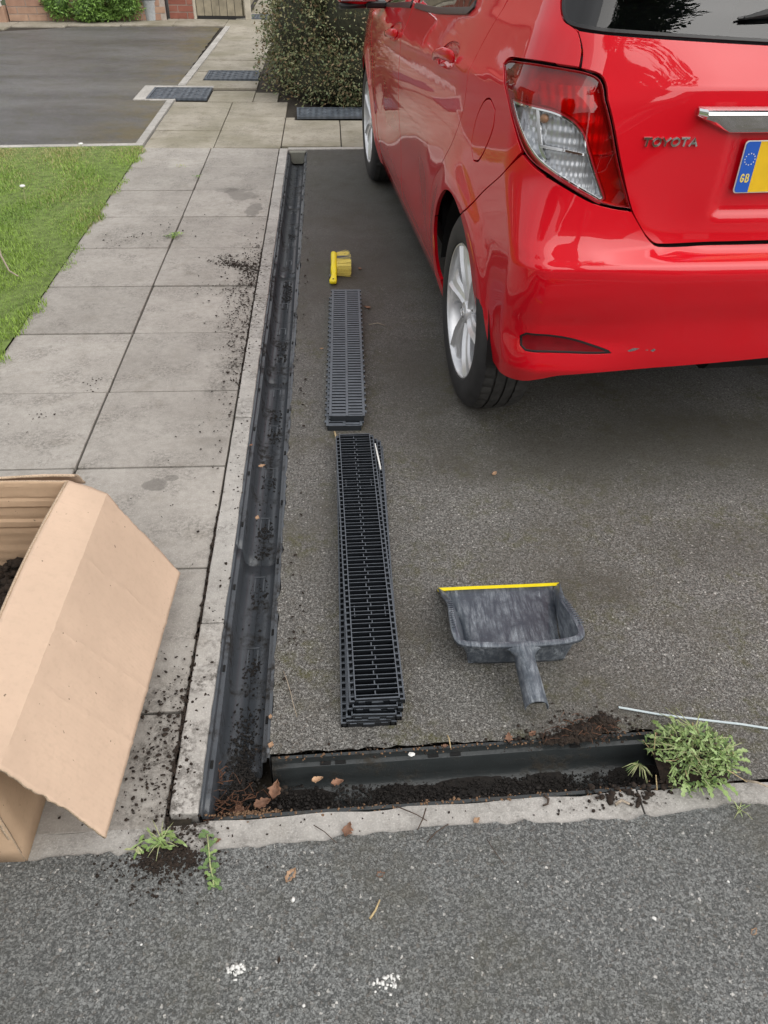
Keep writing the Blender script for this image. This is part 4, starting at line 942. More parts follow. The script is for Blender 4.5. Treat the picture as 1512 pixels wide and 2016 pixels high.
MB().bb(-.70, .70, 2.0, 2.35, .80, .98).build('dashboard', 'interior', car, bevel=.04)
def well(y):
    for s_ in (-1, 1):
        ring = [[(s_*x, y+r*math.cos(t), .31+r*math.sin(t)) for t in np.linspace(.1, math.pi+.05, 25)] for x, r in ((.815, .352), (.76, .358), (.58, .36), (.55, .28), (.55, .02))]
        MB().loft(ring, ringclose=False).build('wheel_well', 'liner', car, smooth=True, auto=50)
well(0); well(2.51)
# wheels
def make_wheel(s_):
    t = empty('wheel', (s_*.813, -.03, .311)); t.parent = car; t.scale = (1, 1.04, 1.04)
    def ringx(x, r, n=96, f=None): return [(-x, (r if f is None else f(k, r))*math.cos(2*math.pi*k/n), (r if f is None else f(k, r))*math.sin(2*math.pi*k/n)) for k in range(n)]
    # x grows towards the outside of the car; side wall then tread
    side = [(-.150, .205), (-.158, .22), (-.168, .25), (-.165, .278), (-.155, .292)]
    m = MB(); m.loft([ringx(x, r) for x, r in [(.002, .2045), (.010, .207), (.0125, .214), (.014, .232), (.0135, .252), (.008, .272), (-.002, .2865), (-.008, .2915)]]); 
    m.loft([ringx(x, r) for x, r in side]); ty = m.build('tyre', 'rubber', t, smooth=True, auto=40)
    n = 144; m = MB()
    def lug(k, r): return r-(.0045 if k % 3 == 0 else 0)
    m.loft([ringx(x, r, n, lug) for x, r in [(-.008, .2915), (-.016, .296), (-.030, .2985), (-.0365, .2992)]]+[ringx(-.0368, .2925, n)]+[ringx(-.0435, .2925, n)]+
           [ringx(-.0438, .2995, n, lambda k, r: r-(.003 if k % 6 == 0 else 0)), ringx(-.072, .300, n, lambda k, r: r-(.003 if k % 6 == 0 else 0))]+[ringx(-.0722, .2925, n), ringx(-.079, .2925, n)]+
           [ringx(-.0792, .300, n, lambda k, r: r-(.003 if k % 6 == 2 else 0)), ringx(-.106, .2995, n, lambda k, r: r-(.003 if k % 6 == 2 else 0))]+[ringx(-.1062, .2925, n), ringx(-.113, .2925, n)]+
           [ringx(-.1132, .299, n, lug), ringx(-.140, .297, n, lug), ringx(-.155, .292, n)])
    m.build('tread', 'rubber2', ty, smooth=True, auto=28)
    # rim: lip, barrel
    rim = MB().loft([ringx(x, r, 72) for x, r in [(.004, .2055), (.008, .203), (.0075, .199), (.001, .1955), (-.012, .193), (-.05, .185), (-.14, .182), (-.15, .205)]]).build('rim', 'alloy', t, smooth=True, auto=45)
    sp = MB(); ns = 6
    for i in range(ns):
        th0 = 2*math.pi*i/ns+.30; sects = []
        for q in range(15):
            u_ = q/14; r = .022+.1745*u_; sw = .26*math.sin(u_*1.5)**1.3*s_
            w0 = .0160+.034*u_**1.5+.016*max(0, u_-.72)/.28+.006*(1-u_)**3
            x = -.018+.014*math.sin(u_*math.pi*.62)+.002*u_
            pts_ = []
            for lat, dx in ((-1., -.034), (-1., -.010), (-.80, -.003), (-.25, -.001), (.05, .0095), (.22, -.001), (.75, -.006), (1., -.015), (1., -.034)):
                ang = th0+sw+lat*w0/r; pts_.append((-(x+dx), r*math.cos(ang), r*math.sin(ang)))
            sects.append(pts_)
        sp.loft(sects, ringclose=False, cap=False)
    sp.build('spokes', 'alloy', rim, smooth=True, auto=24)
    cp = MB(); cp.loft([ringx(x, r, 32) for x, r in [(-.03, .034), (-.008, .034), (-.003, .031), (-.001, .024), (.0, .001)]]); 
    cp.build('hub_cap', 'alloy', rim, smooth=True, auto=40)
    e_ = MB()
    for ax, az, oz in ((.021, .014, 0), (.0075, .0125, 0), (.0145, .0055, .0065)): e_.tube([(-.0018, ax*math.cos(q), oz+az*math.sin(q)) for q in np.linspace(0, 2*math.pi, 25)], .0016, 6)
    e_.build('hub_emblem', 'chrome', rim, smooth=True)
    for i in range(5):
        a = 2*math.pi*i/5; MB().tube([(.03, .05*math.cos(a), .05*math.sin(a)), (.017, .05*math.cos(a), .05*math.sin(a))], .009, 6).build('wheel_nut', 'brake', rim)
    MB().tube([(.06, 0, 0), (.075, 0, 0)], .125, 40).build('brake_drum', 'brake', t, smooth=True, auto=40)
    return t
wl = make_wheel(-1)
def place(src, x, y, rot, spin):
    c = src.copy(); COL.objects.link(c); c.parent = car; c.location = (x, y, .311); c.rotation_euler = (spin, 0, rot)
    for ch in src.children:
        d = ch.copy(); COL.objects.link(d); d.parent = c
        for g_ in ch.children: e = g_.copy(); COL.objects.link(e); e.parent = d
place(wl, -.810, 2.51, 0, .5); place(wl, .813, -.03, math.pi, .2); place(wl, .81, 2.51, math.pi, 1.)
# lettering
GLY = {'T': [[(0, 1), (1, 1)], [(.5, 1), (.5, 0)]], 'O': [[(.5+.5*math.cos(t), .5+.5*math.sin(t)) for t in np.linspace(0, 2*math.pi, 19)]], 'Y': [[(0, 1), (.5, .47), (1, 1)], [(.5, .47), (.5, 0)]],
       'A': [[(0, 0), (.5, 1), (1, 0)], [(.2, .33), (.8, .33)]], 'G': [[(.5+.5*math.cos(t), .5+.5*math.sin(t)) for t in np.linspace(.7, 2*math.pi-.35, 16)]+[(.97, .46), (.58, .46)]],
       'B': [[(0, 0), (0, 1), (.6, 1), (.85, .88), (.85, .66), (.6, .53), (0, .53)], [(.6, .53), (.95, .40), (.95, .14), (.65, 0), (0, 0)]]}
def letter(ch, org, ex, ey, en, w_, h_, st, th, slant=0.):
    m = MB(); org, ex, ey, en = map(Vector, (org, ex, ey, en))
    f = lambda p: org+ex*(st/2+p[0]*(w_-st)+slant*p[1]*h_)+ey*(st/2+p[1]*(h_-st))
    for s_ in GLY[ch]:
        P = [f(p) for p in s_]; closed = (P[0]-P[-1]).length < 1e-6; n = len(P); rings = []
        for i, p in enumerate(P):
            if closed: t = (P[(i+1) % (n-1)]-P[(i-1) % (n-1)])
            else: t = P[min(i+1, n-1)]-P[max(i-1, 0)]
            t.normalize(); b = en.cross(t)*st/2; e = t*st*.25 if not closed and i == n-1 else (-t*st*.25 if not closed and i == 0 else Vector())
            p = p+e; rings.append([p-b, p-b*.75+en*th, p+b*.75+en*th, p+b])
        m.loft(rings, cap=not closed)
    return m
bx0, bx1, bz = .572, .433, .9205; wtot = bx0-bx1; adv = wtot/6.0; a = bx0
dn = outn(np.array([.5]), np.array([.93]))[0]
tg = [o for o in car.children if o.name == 'tailgate'][0]
for i, ch in enumerate('TOYOTA'):
    p = S(bx0-i*adv*1.0, bz); q = S(bx0-i*adv-.02, bz); ex = q-p; ex /= np.linalg.norm(ex); up_ = S(bx0-i*adv, bz+.02)-p; up_ /= np.linalg.norm(up_)
    letter(ch, p+dn*.001, ex, up_, dn, adv*(.98 if ch != 'O' else 1.02), .0215, .0058, .0045, .10).build('badge_letter', 'chrome', tg)
# chrome handle strip above the number plate
rings = []
for u_ in np.linspace(-.432, .362, 60):
    e = min(1, (u_+.432)/.082, (.362-u_)/.082); lowz = .985-.032*max(0, e); y0 = float(S(np.array([-u_]), np.array([.99]))[0][1])-.001; k = .35+.65*min(1, e*6)
    rings.append([(u_, y0, 1.004), (u_, y0-.020*k, 1.002), (u_, y0-.028*k, .9975), (u_, y0-.0295*k, .9925), (u_, y0-.027*k, .988), (u_, y0-.022*k, lowz+(.988-lowz)*.35), (u_, y0-.014*k, lowz), (u_, y0, lowz)])
MB().loft(rings, cap=True).build('chrome_strip', 'chrome', tg, smooth=True, auto=30)
# number plate: blue band with ring of stars and GB, yellow plate
pa = S(.30, .822); pt = S(.30, .933); ez = pt-pa; ez[0] = 0; ez /= np.linalg.norm(ez); ex = np.array([1., 0, 0]); en = np.cross(ex, ez); org = np.array([-.297, pa[1]-.013, .820]); 
def pl(x, z, d=0.): return tuple(org+ex*x+ez*z+en*d)
def plate_piece(x0, x1, name, mat, par, r0=.008, r1=.008, d=.0, t=.002, z0=0., z1=.112):
    out = []
    for cx_, cz_, r, a0 in ((x1-r1, z1-r1, r1, 0), (x0+r0, z1-r0, r0, 90), (x0+r0, z0+r0, r0, 180), (x1-r1, z0+r1, r1, 270)):
        for k in range(6): out.append((cx_+r*math.cos(R(a0+18*k)), cz_+r*math.sin(R(a0+18*k))))
    c = len(out); return MB().add([pl(x, z, d+t) for x, z in out]+[pl(x, z, d) for x, z in out], [tuple(range(c))]+[(k, (k+1) % c, c+(k+1) % c, c+k) for k in range(c)]).build(name, mat, par)
np_ = empty('number_plate'); np_.parent = car
plate_piece(-.002, .522, 'plate_back', 'white', np_, d=-.002, t=.0025, z0=-.002, z1=.114)
plate_piece(.0345, .52, 'yellow_face', 'plate_yellow', np_, r0=.0005, d=.001, t=.001)
plate_piece(0, .0345, 'blue_band', 'plate_blue', np_, r1=.0005, d=.001, t=.001)
for k in range(12):
    a = 2*math.pi*k/12; cx_, cz_ = .0175+.0125*math.cos(a), .074+.0125*math.sin(a)
    MB().add([pl(cx_+(.0021 if j % 2 == 0 else .0009)*math.sin(j*math.pi/5), cz_+(.0021 if j % 2 == 0 else .0009)*math.cos(j*math.pi/5), .0026) for j in range(10)], [tuple(range(10))]).build('star', 'white', np_)
for ch, x in (('G', .006), ('B', .0185)): letter(ch, pl(x, .022, .0022), ex, ez, en, .0105, .020, .0034, .0006).build('plate_letter', 'gb_yellow', np_)
# wiper on the rear window
def gp(a, z, o): p = S(a, z)+outn(np.array([a]), np.array([z]))[0]*o; return tuple(p)
wp = empty('rear_wiper'); wp.parent = car
MB().tube([gp(a, z, .010) for a, z in WBL], [.003, .006, .008, .008, .004], 4).build('wiper_blade', 'black_trim', wp)
m = MB(); m.loft([[gp(a, z+dz, o) for dz, o in ((-.012*k, .012), (-.014*k, .030*k+.010), (.006*k, .034*k+.010), (.012*k, .012))] for (a, z), k in zip(WAR, (.25, .6, .9, 1, 1))], cap=True)
m.build('wiper_arm', 'black_trim', wp, bevel=.002)
# door mirrors
for s_ in (-1, 1):
    mr = empty('door_mirror'); mr.parent = car; rings = []
    for k in range(9):
        t = k/8; x = .83+.21*t; r = (.075, .055)
        f = .45+.75*math.sin(math.pi*(.16+.70*t)); rings.append([(s_*x, 1.98+.055*f*math.cos(q)-.02*t, 1.00+.062*f*math.sin(q)) for q in np.linspace(0, 6.283, 17)[:-1]])
    MB().loft(rings, cap=True).build('mirror_housing', 'paint' , mr, smooth=True, sub=1)
    MB().bb(*sorted((s_*.80, s_*.90)), 1.93, 2.03, .925, .955).build('mirror_foot', 'black_trim', mr, bevel=.01)
    MB().bb(*sorted((s_*.855, s_*1.02)), 1.905, 1.915, .955, 1.05).build('mirror_glass', 'chrome', mr, bevel=.01)
MB().tube([(-1.02, 1.94, .935), (-.86, 1.98, .94)], [.028, .034], 12, flat=.5).build('mirror_underside', 'black_trim', [o for o in car.children if o.name.startswith('door_mirror')][0], smooth=True)

# ------------------------------------------------------------------ cardboard box of soil
bx = empty('cardboard_box', (-.80, 1.04, 0), label='open kraft cardboard box of dark soil standing at the edge of the slabs', cat='box')
BX0, BX1, BY0, BY1, BH = -1.055, -.585, .705, 1.385, .350
def bl(p): return (p[0]+.80, p[1]-1.04, p[2])
def board(name, fn, nu, nv, mat, par, th=.005, jag=(), **kw):
    """a curved sheet of board from fn(u,v); jag lists the sides (u0,u1,v0,v1) with a torn edge"""
    vs = []; 
    for i in range(nu+1):
        for j in range(nv+1):
            u_, v_ = i/nu, j/nv; p = Vector(fn(u_, v_)); vs.append(bl(p+Vector((random.gauss(0, .0003), .0008*math.sin(v_*37+u_*3)+.0006*math.sin(v_*83)+random.gauss(0, .0003), random.gauss(0, .0003)))))
    fs = [(i*(nv+1)+j, (i+1)*(nv+1)+j, (i+1)*(nv+1)+j+1, i*(nv+1)+j+1) for i in range(nu) for j in range(nv)]
    me = bpy.data.meshes.new(name); me.from_pydata(vs, [], fs); me.materials.append(M[mat]); me.materials.append(M['card_edge']); me.polygons.foreach_set('use_smooth', [True]*len(fs)); me.update()
    me.set_sharp_from_angle(angle=R(12)); o = link(name, me, par, **kw); m = o.modifiers.new('solid', 'SOLIDIFY'); m.thickness = th; m.offset = 0; m.material_offset_rim = 1; m.use_rim = True
    return o
def bow(u): return math.sin(math.pi*u)
board('right_wall', lambda u, v: (BX1-.004*(v > .0)-.018*bow(u)*v-.012*v, BY0+(BY1-BY0)*u, BH*v), 16, 10, 'card_in', bx)
board('left_wall', lambda u, v: (BX0-.01*bow(u)*v, BY0+(BY1-BY0)*u, BH*v), 8, 6, 'card_in', bx)
board('far_wall', lambda u, v: (BX0+(BX1-BX0-.012*v)*u, BY1+.006*bow(u)*v-(.0035 if abs(v-.83) < .02 or abs(v-.66) < .02 else 0), BH*v), 24, 53, 'card_in', bx)
board('near_wall', lambda u, v: (BX0+(BX1-BX0-.010*v)*u, BY0-.012*bow(u)*bow(v)+.012*v, BH*v), 12, 8, 'card_in', bx)
board('base', lambda u, v: (BX0+(BX1-BX0)*u, BY0+(BY1-BY0)*v, .004), 4, 4, 'card_in', bx)
def flap(u, v):
    # hinge at the right wall's rim, a score line a quarter of the way out, then a steep fall to the outer edge
    y = BY0+(BY1-BY0)*u; hx = BX1-.012-.018*bow(u); sx = -.523-.022*(1-u); sz = .313-.012*(1-u); oxx = -.398-.030*(1-u); oz = .062+.012*(1-u)
    k = .27; ye = y-.012*(1-u)*0
    if v < k: t = v/k; x = hx+(sx-hx)*t; z = BH+(sz-BH)*t
    else: t = (v-k)/(1-k); x = sx+(oxx-sx)*t; z = sz+(oz-sz)*t+.004*math.sin(math.pi*t)*math.sin(u*5); x += .0018*math.exp(-((u-.42-.05*t)/.010)**2)+.0015*math.exp(-((u-.70-.05*t)/.009)**2)+.0013*math.exp(-((u-.24-.04*t)/.009)**2)
    if u in (0., 1.): ye += random.uniform(-.0012, .0012)+.0025*math.sin(v*11)
    return (x, ye, z)
board('side_flap', flap, 96, 44, 'card', bx)
board('far_flap', lambda u, v: (BX0+(BX1-BX0-.008)*u+.006, BY1+.012+.050*v+.004*math.sin(u*9), BH+.004-.055*v**1.4-(.003 if v > .5 else 0)), 20, 8, 'card', bx)
board('left_flap', lambda u, v: (BX0-.16*v, BY0+(BY1-BY0)*u, BH-.20*v**1.3), 6, 8, 'card', bx)
rows_ = []; n = 34
def soilz(x, y): return .105+.075*math.exp(-((x+.68)**2/.05+(y-1.02)**2/.10))+.012*math.sin(x*40+2*math.sin(y*30))+random.gauss(0, .003)
V_ = [bl((BX0+.008+(BX1-BX0-.030)*i/n, BY0+.02+(BY1-BY0-.03)*j/n, soilz(BX0+(BX1-BX0)*i/n, BY0+(BY1-BY0)*j/n))) for i in range(n+1) for j in range(n+1)]
so_ = MB().add(V_, [(i*(n+1)+j, (i+1)*(n+1)+j, (i+1)*(n+1)+j+1, i*(n+1)+j+1) for i in range(n) for j in range(n)]).build('soil', 'soil', kind='stuff', smooth=True, label='dark soil filling the cardboard box', loc=(-.80, 1.04, 0))
it = []
for _ in range(1500):
    x = random.uniform(BX0+.03, BX1-.045); y = random.uniform(BY0+.05, BY1-.03); it.append((x, y, soilz(x, y)+.004, random.uniform(.004, .014), .8))
clumps('soil_clumps', it, 'soil', kind='stuff', label='crumbly lumps on the soil in the cardboard box')

# ------------------------------------------------------------------ stacked plastic gratings
def grating(kind='open'):
    t = empty('drain_grating'); L, W_ = 1.0, .118
    if kind == 'open':       # lying upside down: side rails with notches, thin bars, a zig-zag spine
        H = .020; f = MB()
        for s_ in (-1, 1):
            f.bb(*sorted((s_*(W_/2-.0035), s_*W_/2)), -L/2, L/2, 0, H*.55); f.bb(*sorted((s_*(W_/2-.0140), s_*(W_/2-.0116))), -L/2, L/2, 0, H)
            f.bb(*sorted((s_*(W_/2-.0116), s_*(W_/2-.0035))), -L/2, L/2, 0, .003)
        for y in (-1, 1): f.bb(-W_/2+.001, W_/2-.001, *sorted((y*(L/2-.004), y*L/2)), 0, H*.68); f.bb(-W_/2+.012, W_/2-.012, *sorted((y*(L/2-.004), y*(L/2-.0005))), H*.68, H)
        f.build('frame', 'grate', t)
        lug = MB()
        for k in range(54):
            y = -L/2+.012+k*(L-.024)/53
            for s_ in (-1, 1):
                lug.bb(*sorted((s_*(W_/2-.0116), s_*(W_/2-.0035))), y-.0018, y+.0018, .003, H*.8)
                if k % 2: lug.bb(*sorted((s_*(W_/2-.0095), s_*(W_/2-.0060))), y+.003, y+.0075, .003, H*.5)
        lug.build('rail_lugs', 'grate', t, kind='stuff')
        b = MB(); n = 74; y0 = -L/2+.012
        for k in range(n):
            y = y0+(L-.024)*k/(n-1)+(.0009 if k % 2 else -.0009); b.bb(-W_/2+.014, W_/2-.014, y-.00085, y+.00085, .001, H)
            if k < n-1: sx = .0035*(1 if (k//1) % 2 else -1); b.bb(sx-.0012, sx+.0012, y+.0011, y+.012, .001, H-.002)
        b.build('bars', 'grate', t, kind='stuff')
        e = MB()
        for y in (-.245, .25):
            for s_ in (-1, 1): e.bb(s_*.036-.001, s_*.036+.001, y-.018, y+.018, .002, H-.003)
        for y in (-1, 1): e.bb(-.012, .012, *sorted((y*(L/2), y*(L/2+.003))), .003, .012); e.bb(-.040, -.026, *sorted((y*(L/2), y*(L/2+.002))), .006, .014); e.bb(.026, .040, *sorted((y*(L/2), y*(L/2+.002))), .006, .014)
        e.build('clip_tabs', 'grate', t, kind='stuff')
    else:                    # right way up: a top plate with two rows of slots between rounded bars
        H = .021; f = MB()
        for s_ in (-1, 1): f.bb(*sorted((s_*(W_/2-.009), s_*W_/2)), -L/2, L/2, H-.005, H); f.bb(*sorted((s_*(W_/2-.0085), s_*(W_/2-.005))), -L/2, L/2, 0, H-.004)
        f.bb(-.0045, .0045, -L/2, L/2, H-.0058, H-.0002)
        for y in (-1, 1): f.bb(-W_/2+.004, W_/2-.004, *sorted((y*(L/2-.006), y*L/2)), 0, H-.001)
        f.build('frame', 'grate_grey', t, bevel=.0008, seg=1)
        b = MB(); n = 52; 
        for k in range(n):
            for s_ in (-1, 1):
                y = -L/2+.012+(L-.024)*k/(n-1)+s_*.0022; b.bb(*sorted((s_*.0045, s_*(W_/2-.009))), y-.0064, y+.0052, H-.0062, H-.0006); b.bb(*sorted((s_*.0045, s_*(W_/2-.009))), y-.003, y+.002, .004, H-.006)
        b.build('bars', 'grate_grey', t, kind='stuff')
        g = MB()
        for k in range(26): g.bb(*sorted((W_/2, W_/2+.005)), -L/2+.02+k*.0385, -L/2+.033+k*.0385, H-.006, H-.001); g.bb(*sorted((-W_/2, -W_/2-.005)), -L/2+.02+k*.0385, -L/2+.033+k*.0385, H-.006, H-.001)
        g.build('edge_tabs', 'grate_grey', t, kind='stuff')
    return t
g_open = grating('open'); g_flat = grating('flat')
def put(src, first, nx, ny, fx_, fy_, z, label, group):
    """near end centre and far end centre on the ground give place and turn"""
    o = src if first else copy_tree(src); o.location = ((nx+fx_)/2, (ny+fy_)/2, z); o.rotation_euler = (0, 0, -math.atan2(fx_-nx, fy_-ny)); meta(o, label=label, cat='grating', group=group); return o
G1 = 'black bar gratings stacked upside down'; G2 = 'grey slotted gratings stacked the right way up'
put(g_open, True, .049, .962, .052, 1.962, .0, 'lowest black bar grating in the long near stack', G1)
put(g_open, False, .060, .966, .079, 1.966, .0138, 'second black bar grating from the ground in the long near stack', G1)
put(g_open, False, .063, .978, .073, 1.975, .0276, 'black bar grating just under the top one of the near stack', G1)
put(g_open, False, .0680, .986, .0500, 1.986, .0414, 'top black bar grating of the long near stack', G1)
put(g_flat, True, .020, 2.095, .040, 3.095, .0, 'lower grey slotted grating of the far stack, sticking out to the left', G2)
put(g_flat, False, .0300, 2.115, .048, 3.125, .0215, 'top grey slotted grating of the far stack, nearest the yellow brush', G2)
MB().tube([(.111, 1.925, .064), (.1155, 1.86, .065), (.1205, 1.795, .063)], [.0016, .0028, .0022], 6).build('white_plastic_strip', 'white', label='small white plastic strip lying on the near grating stack', cat='plastic strip')

# ------------------------------------------------------------------ hand brush lying on its side
br = empty('hand_brush', (-.002, 3.40, 0), R(-1), label='yellow hand brush with grey and yellow bristles on the dark asphalt', cat='brush')
st = []
def bring(y, x0, x1, z0, z1):
    cx_, cz_, a, b = (x0+x1)/2, (z0+z1)/2, (x1-x0)/2, (z1-z0)/2; return [(cx_+a*abs(math.cos(t))**.6*(1 if math.cos(t) > 0 else -1), y, cz_+b*abs(math.sin(t))**.6*(1 if math.sin(t) > 0 else -1)) for t in np.linspace(0, 2*math.pi, 21)[:-1]]
prof = [(-.143, -.012, .010, .010, .020), (-.140, -.017, .014, .006, .024), (-.125, -.018, .016, .005, .025), (-.100, -.013, .015, .006, .026), (-.075, -.010, .014, .006, .028), (-.062, -.008, .015, .004, .032), (-.055, -.013, .016, .002, .042), (-.03, -.013, .017, .001, .052), (0, -.011, .017, .001, .056), (.06, -.013, .017, .001, .058), (.105, -.014, .018, .001, .058), (.118, -.014, .013, .002, .056), (.125, -.012, .002, .008, .050)]
MB().loft([bring(*p) for p in prof], cap=True).build('handle', 'yellow', br, smooth=True, auto=60)
MB().tube([(0, -.128, .0245), (0, -.128, .0262)], .004, 10).build('hanging_hole', 'liner', br)
MB().loft([bring(y, -.0195, -.011, .008, .024) for y in (-.098, -.09, -.078, -.070)], cap=True).build('grip_pad', 'grate_grey', br)
by = MB(); bg_ = MB()
for i in range(14):
    y = -.045+i*.0120
    for j in range(5):
        z = .008+j*.0105; grey = .050 < y < .085; splay = .30 if i >= 12 else 0.
        for q in range(7):
            dy, dz = random.gauss(0, .0008), random.gauss(0, .0016); ey_ = dy*1.1+random.uniform(-.0012, .0012)+splay*random.uniform(0, .10); ez_ = dz*1.6+random.uniform(-.004, .004)
            L_ = random.uniform(.058, .066)*(1 if not splay else random.uniform(.7, 1.05)); (bg_ if grey else by).tube([(.015, y+dy, z+dz), (.015+L_*.5, y+dy+ey_*.4, z+dz+ez_*.4), (.015+L_, y+dy+ey_, max(.001, z+dz+ez_))], .0009, 3, cap=False)
by.build('yellow_bristles', 'bristle_y', br, kind='stuff'); bg_.build('grey_bristles', 'bristle_g', br, kind='stuff')

# ------------------------------------------------------------------ dustpan
dp = empty('dustpan', (.398, 1.22, 0), label='dusty black dustpan with a yellow front lip lying on the asphalt', cat='dustpan')
def dl(p): return (p[0]-.398, p[1]-1.22, p[2])
nU, nV = 44, 26
def wallpt(s_, v):
    """s_ runs round the pan: left front corner -> left rear -> right rear -> right front; v from floor edge (0) to rim (1)"""
    # ground outline (floor) and rim outline as paths of matching parameter
    fl_ = [(.262, 1.352, .002), (.283, 1.250, .002), (.288, 1.138, .002), (.302, 1.120, .002), (.398, 1.117, .002), (.493, 1.119, .002), (.508, 1.136, .002), (.522, 1.250, .002), (.534, 1.356, .002)]
    rm_ = [(.240, 1.356, .010), (.2605, 1.252, .068), (.2570, 1.136, .086), (.280, 1.110, .088), (.398, 1.104, .088), (.508, 1.112, .088), (.530, 1.144, .086), (.5165, 1.252, .068), (.554, 1.360, .010)]
    t = s_*(len(fl_)-1); i = min(int(t), len(fl_)-2); t -= i
    def cr(P):
        g = lambda k: Vector(P[max(0, min(len(P)-1, k))]); p0, p1, p2, p3 = g(i-1), g(i), g(i+1), g(i+2)
        if i in (1, ) : p0 = p1-(p2-p1)
        if i in (0,): p3 = p2+(p2-p1)
        if i in (7,): p0 = p1-(p2-p1)
        if i in (6,): p3 = p2+(p2-p1)
        return .5*((2*p1)+(p2-p0)*t+(2*p0-5*p1+4*p2-p3)*t*t+(3*p1-p0-3*p2+p3)*t**3)
    a, b = cr(fl_), cr(rm_); q = a.lerp(b, v); 
    return q
rings = []
for i in range(nU+1):
    s_ = i/nU; ring = [tuple(dl(wallpt(s_, v))) for v in (0, .1, .35, .7, .93, 1.)]
    r = wallpt(s_, 1.); c = Vector((.398, 1.24, r.z)); o_ = (r-c); o_.z = 0
    # outward direction of the rolled rim
    t = (wallpt(min(1, s_+.01), 1.)-wallpt(max(0, s_-.01), 1.)); t.z = 0; t.normalize(); o2 = Vector((t.y, -t.x, 0)); 
    if o2.dot(o_) < 0: o2 = -o2
    wd = .0125*min(1., max(0, r.z-.012)/.05)
    ring += [tuple(dl(r+o2*wd*.5+Vector((0, 0, .0015)))), tuple(dl(r+o2*wd+Vector((0, 0, .0)))), tuple(dl(r+o2*(wd+.001)+Vector((0, 0, -.006*min(1, wd*90)))))]
    rings.append(ring)
m = MB(); m.loft(rings, ringclose=False)
m.build('pan_wall', 'pan', dp, smooth=True, solid=.002, auto=50)
fl = MB(); NX, NY = 10, 12; vs_ = []
for j in range(NY+1):
    v = j/NY; y = 1.119+(1.352-1.119)*v; xl = .284-.024*max(0, (v-.45)/.55); xr = .511+.026*max(0, (v-.3)/.7)
    for i in range(NX+1): vs_.append(dl((xl+(xr-xl)*i/NX, y+.004*i/NX, .0035+.004*(v > .93))))
fl.add(vs_, [(j*(NX+1)+i, j*(NX+1)+i+1, (j+1)*(NX+1)+i+1, (j+1)*(NX+1)+i) for j in range(NY) for i in range(NX)]); fl.build('pan_floor', 'pan', dp, smooth=True, solid=.002)
MB().loft([[dl((x, y0_+dy, z)) for dy, z in ((-.0075, .0095), (.004, .0085), (.0055, .004), (-.006, .003))] for x, y0_ in ((.240, 1.3545), (.32, 1.3565), (.40, 1.3575), (.48, 1.3585), (.554, 1.360))], cap=True).build('yellow_lip', 'yellow', dp, bevel=.0008)
m = MB()
for k in range(13):
    for s_ in (0, 1):
        t = k/12; y = 1.155+.095*t; x = (.2475+.006*t) if s_ == 0 else (.5415-.0165*t); z = .0885-.017*t**1.4
        m.box(dl((x, y, z)), (.011, .0022, .0022), 0)
m.build('rim_ribs', 'pan', dp)
hd = []; 
for k in range(15):
    t = k/14; cx_ = .397+.006*t; y = 1.099-.140*t; z = .086-.022*t**1.1; w_ = .021+.040*max(0, 1-t*7)**2+.0035*t; drop = .020*min(1, t*5)
    hd.append([dl((cx_+w_*math.cos(q)*1., y, z-drop*(1-math.sin(q))**1.0+.003*math.sin(q))) for q in np.linspace(-.25, math.pi+.25, 15)])
MB().loft(hd, ringclose=False).build('handle', 'pan', dp, smooth=True, solid=.0022)
MB().tube([dl((.404, .966, .058)), dl((.404, .963, .056))], .017, 16, flat=.45).build('handle_end', 'liner', dp)

# ------------------------------------------------------------------ cable tie, leaves, twigs, flakes
tie = [(.594, .981), (.612, .9765), (.669, .962), (.725, .951), (.784, .940), (.845, .928), (.905, .912), (.97, .892)]
m = MB(); m.loft([[(x, y-.0024, .0022+.002*math.sin(x*14)), (x, y-.0024, .0038+.002*math.sin(x*14)), (x, y+.0024, .0038+.002*math.sin(x*14)), (x, y+.0024, .0022+.002*math.sin(x*14))] for x, y in tie], cap=True)
m.build('cable_tie', 'tie', label='long pale grey plastic cable tie lying above the green weed', cat='cable tie')
def dead_leaf(x, y, s_, rz, mat, label, z=.002, curl=.5, asp=.62, name='dead_leaf', group='dead leaves and scraps on the ground'):
    n = 13; vs = []; rs = random.Random(int(x*9973+y*7919)); 
    for i in range(n):
        t = i/(n-1); w_ = asp*.5*math.sin(math.pi*min(1, t*1.03)**.8)*(1+.30*math.sin(t*23+rs.uniform(0, 3))); lift = curl*.28*(t-.5)**2+rs.uniform(0, .05)*curl
        for k in (-1, -.5, 0, .5, 1): vs.append(((t-.5)*s_, k*w_*s_*rs.uniform(.85, 1.15), z+s_*(lift+abs(k)**1.5*curl*.30+rs.uniform(0, .03))))
    fs = [(i*5+k, i*5+k+1, (i+1)*5+k+1, (i+1)*5+k) for i in range(n-1) for k in range(4)]
    o = MB().add(vs, fs).build(name, mat, smooth=True, loc=(x, y, 0), solid=.0005, label=label, cat='dead leaf', group=group); o.rotation_euler = (0, 0, rz); return o
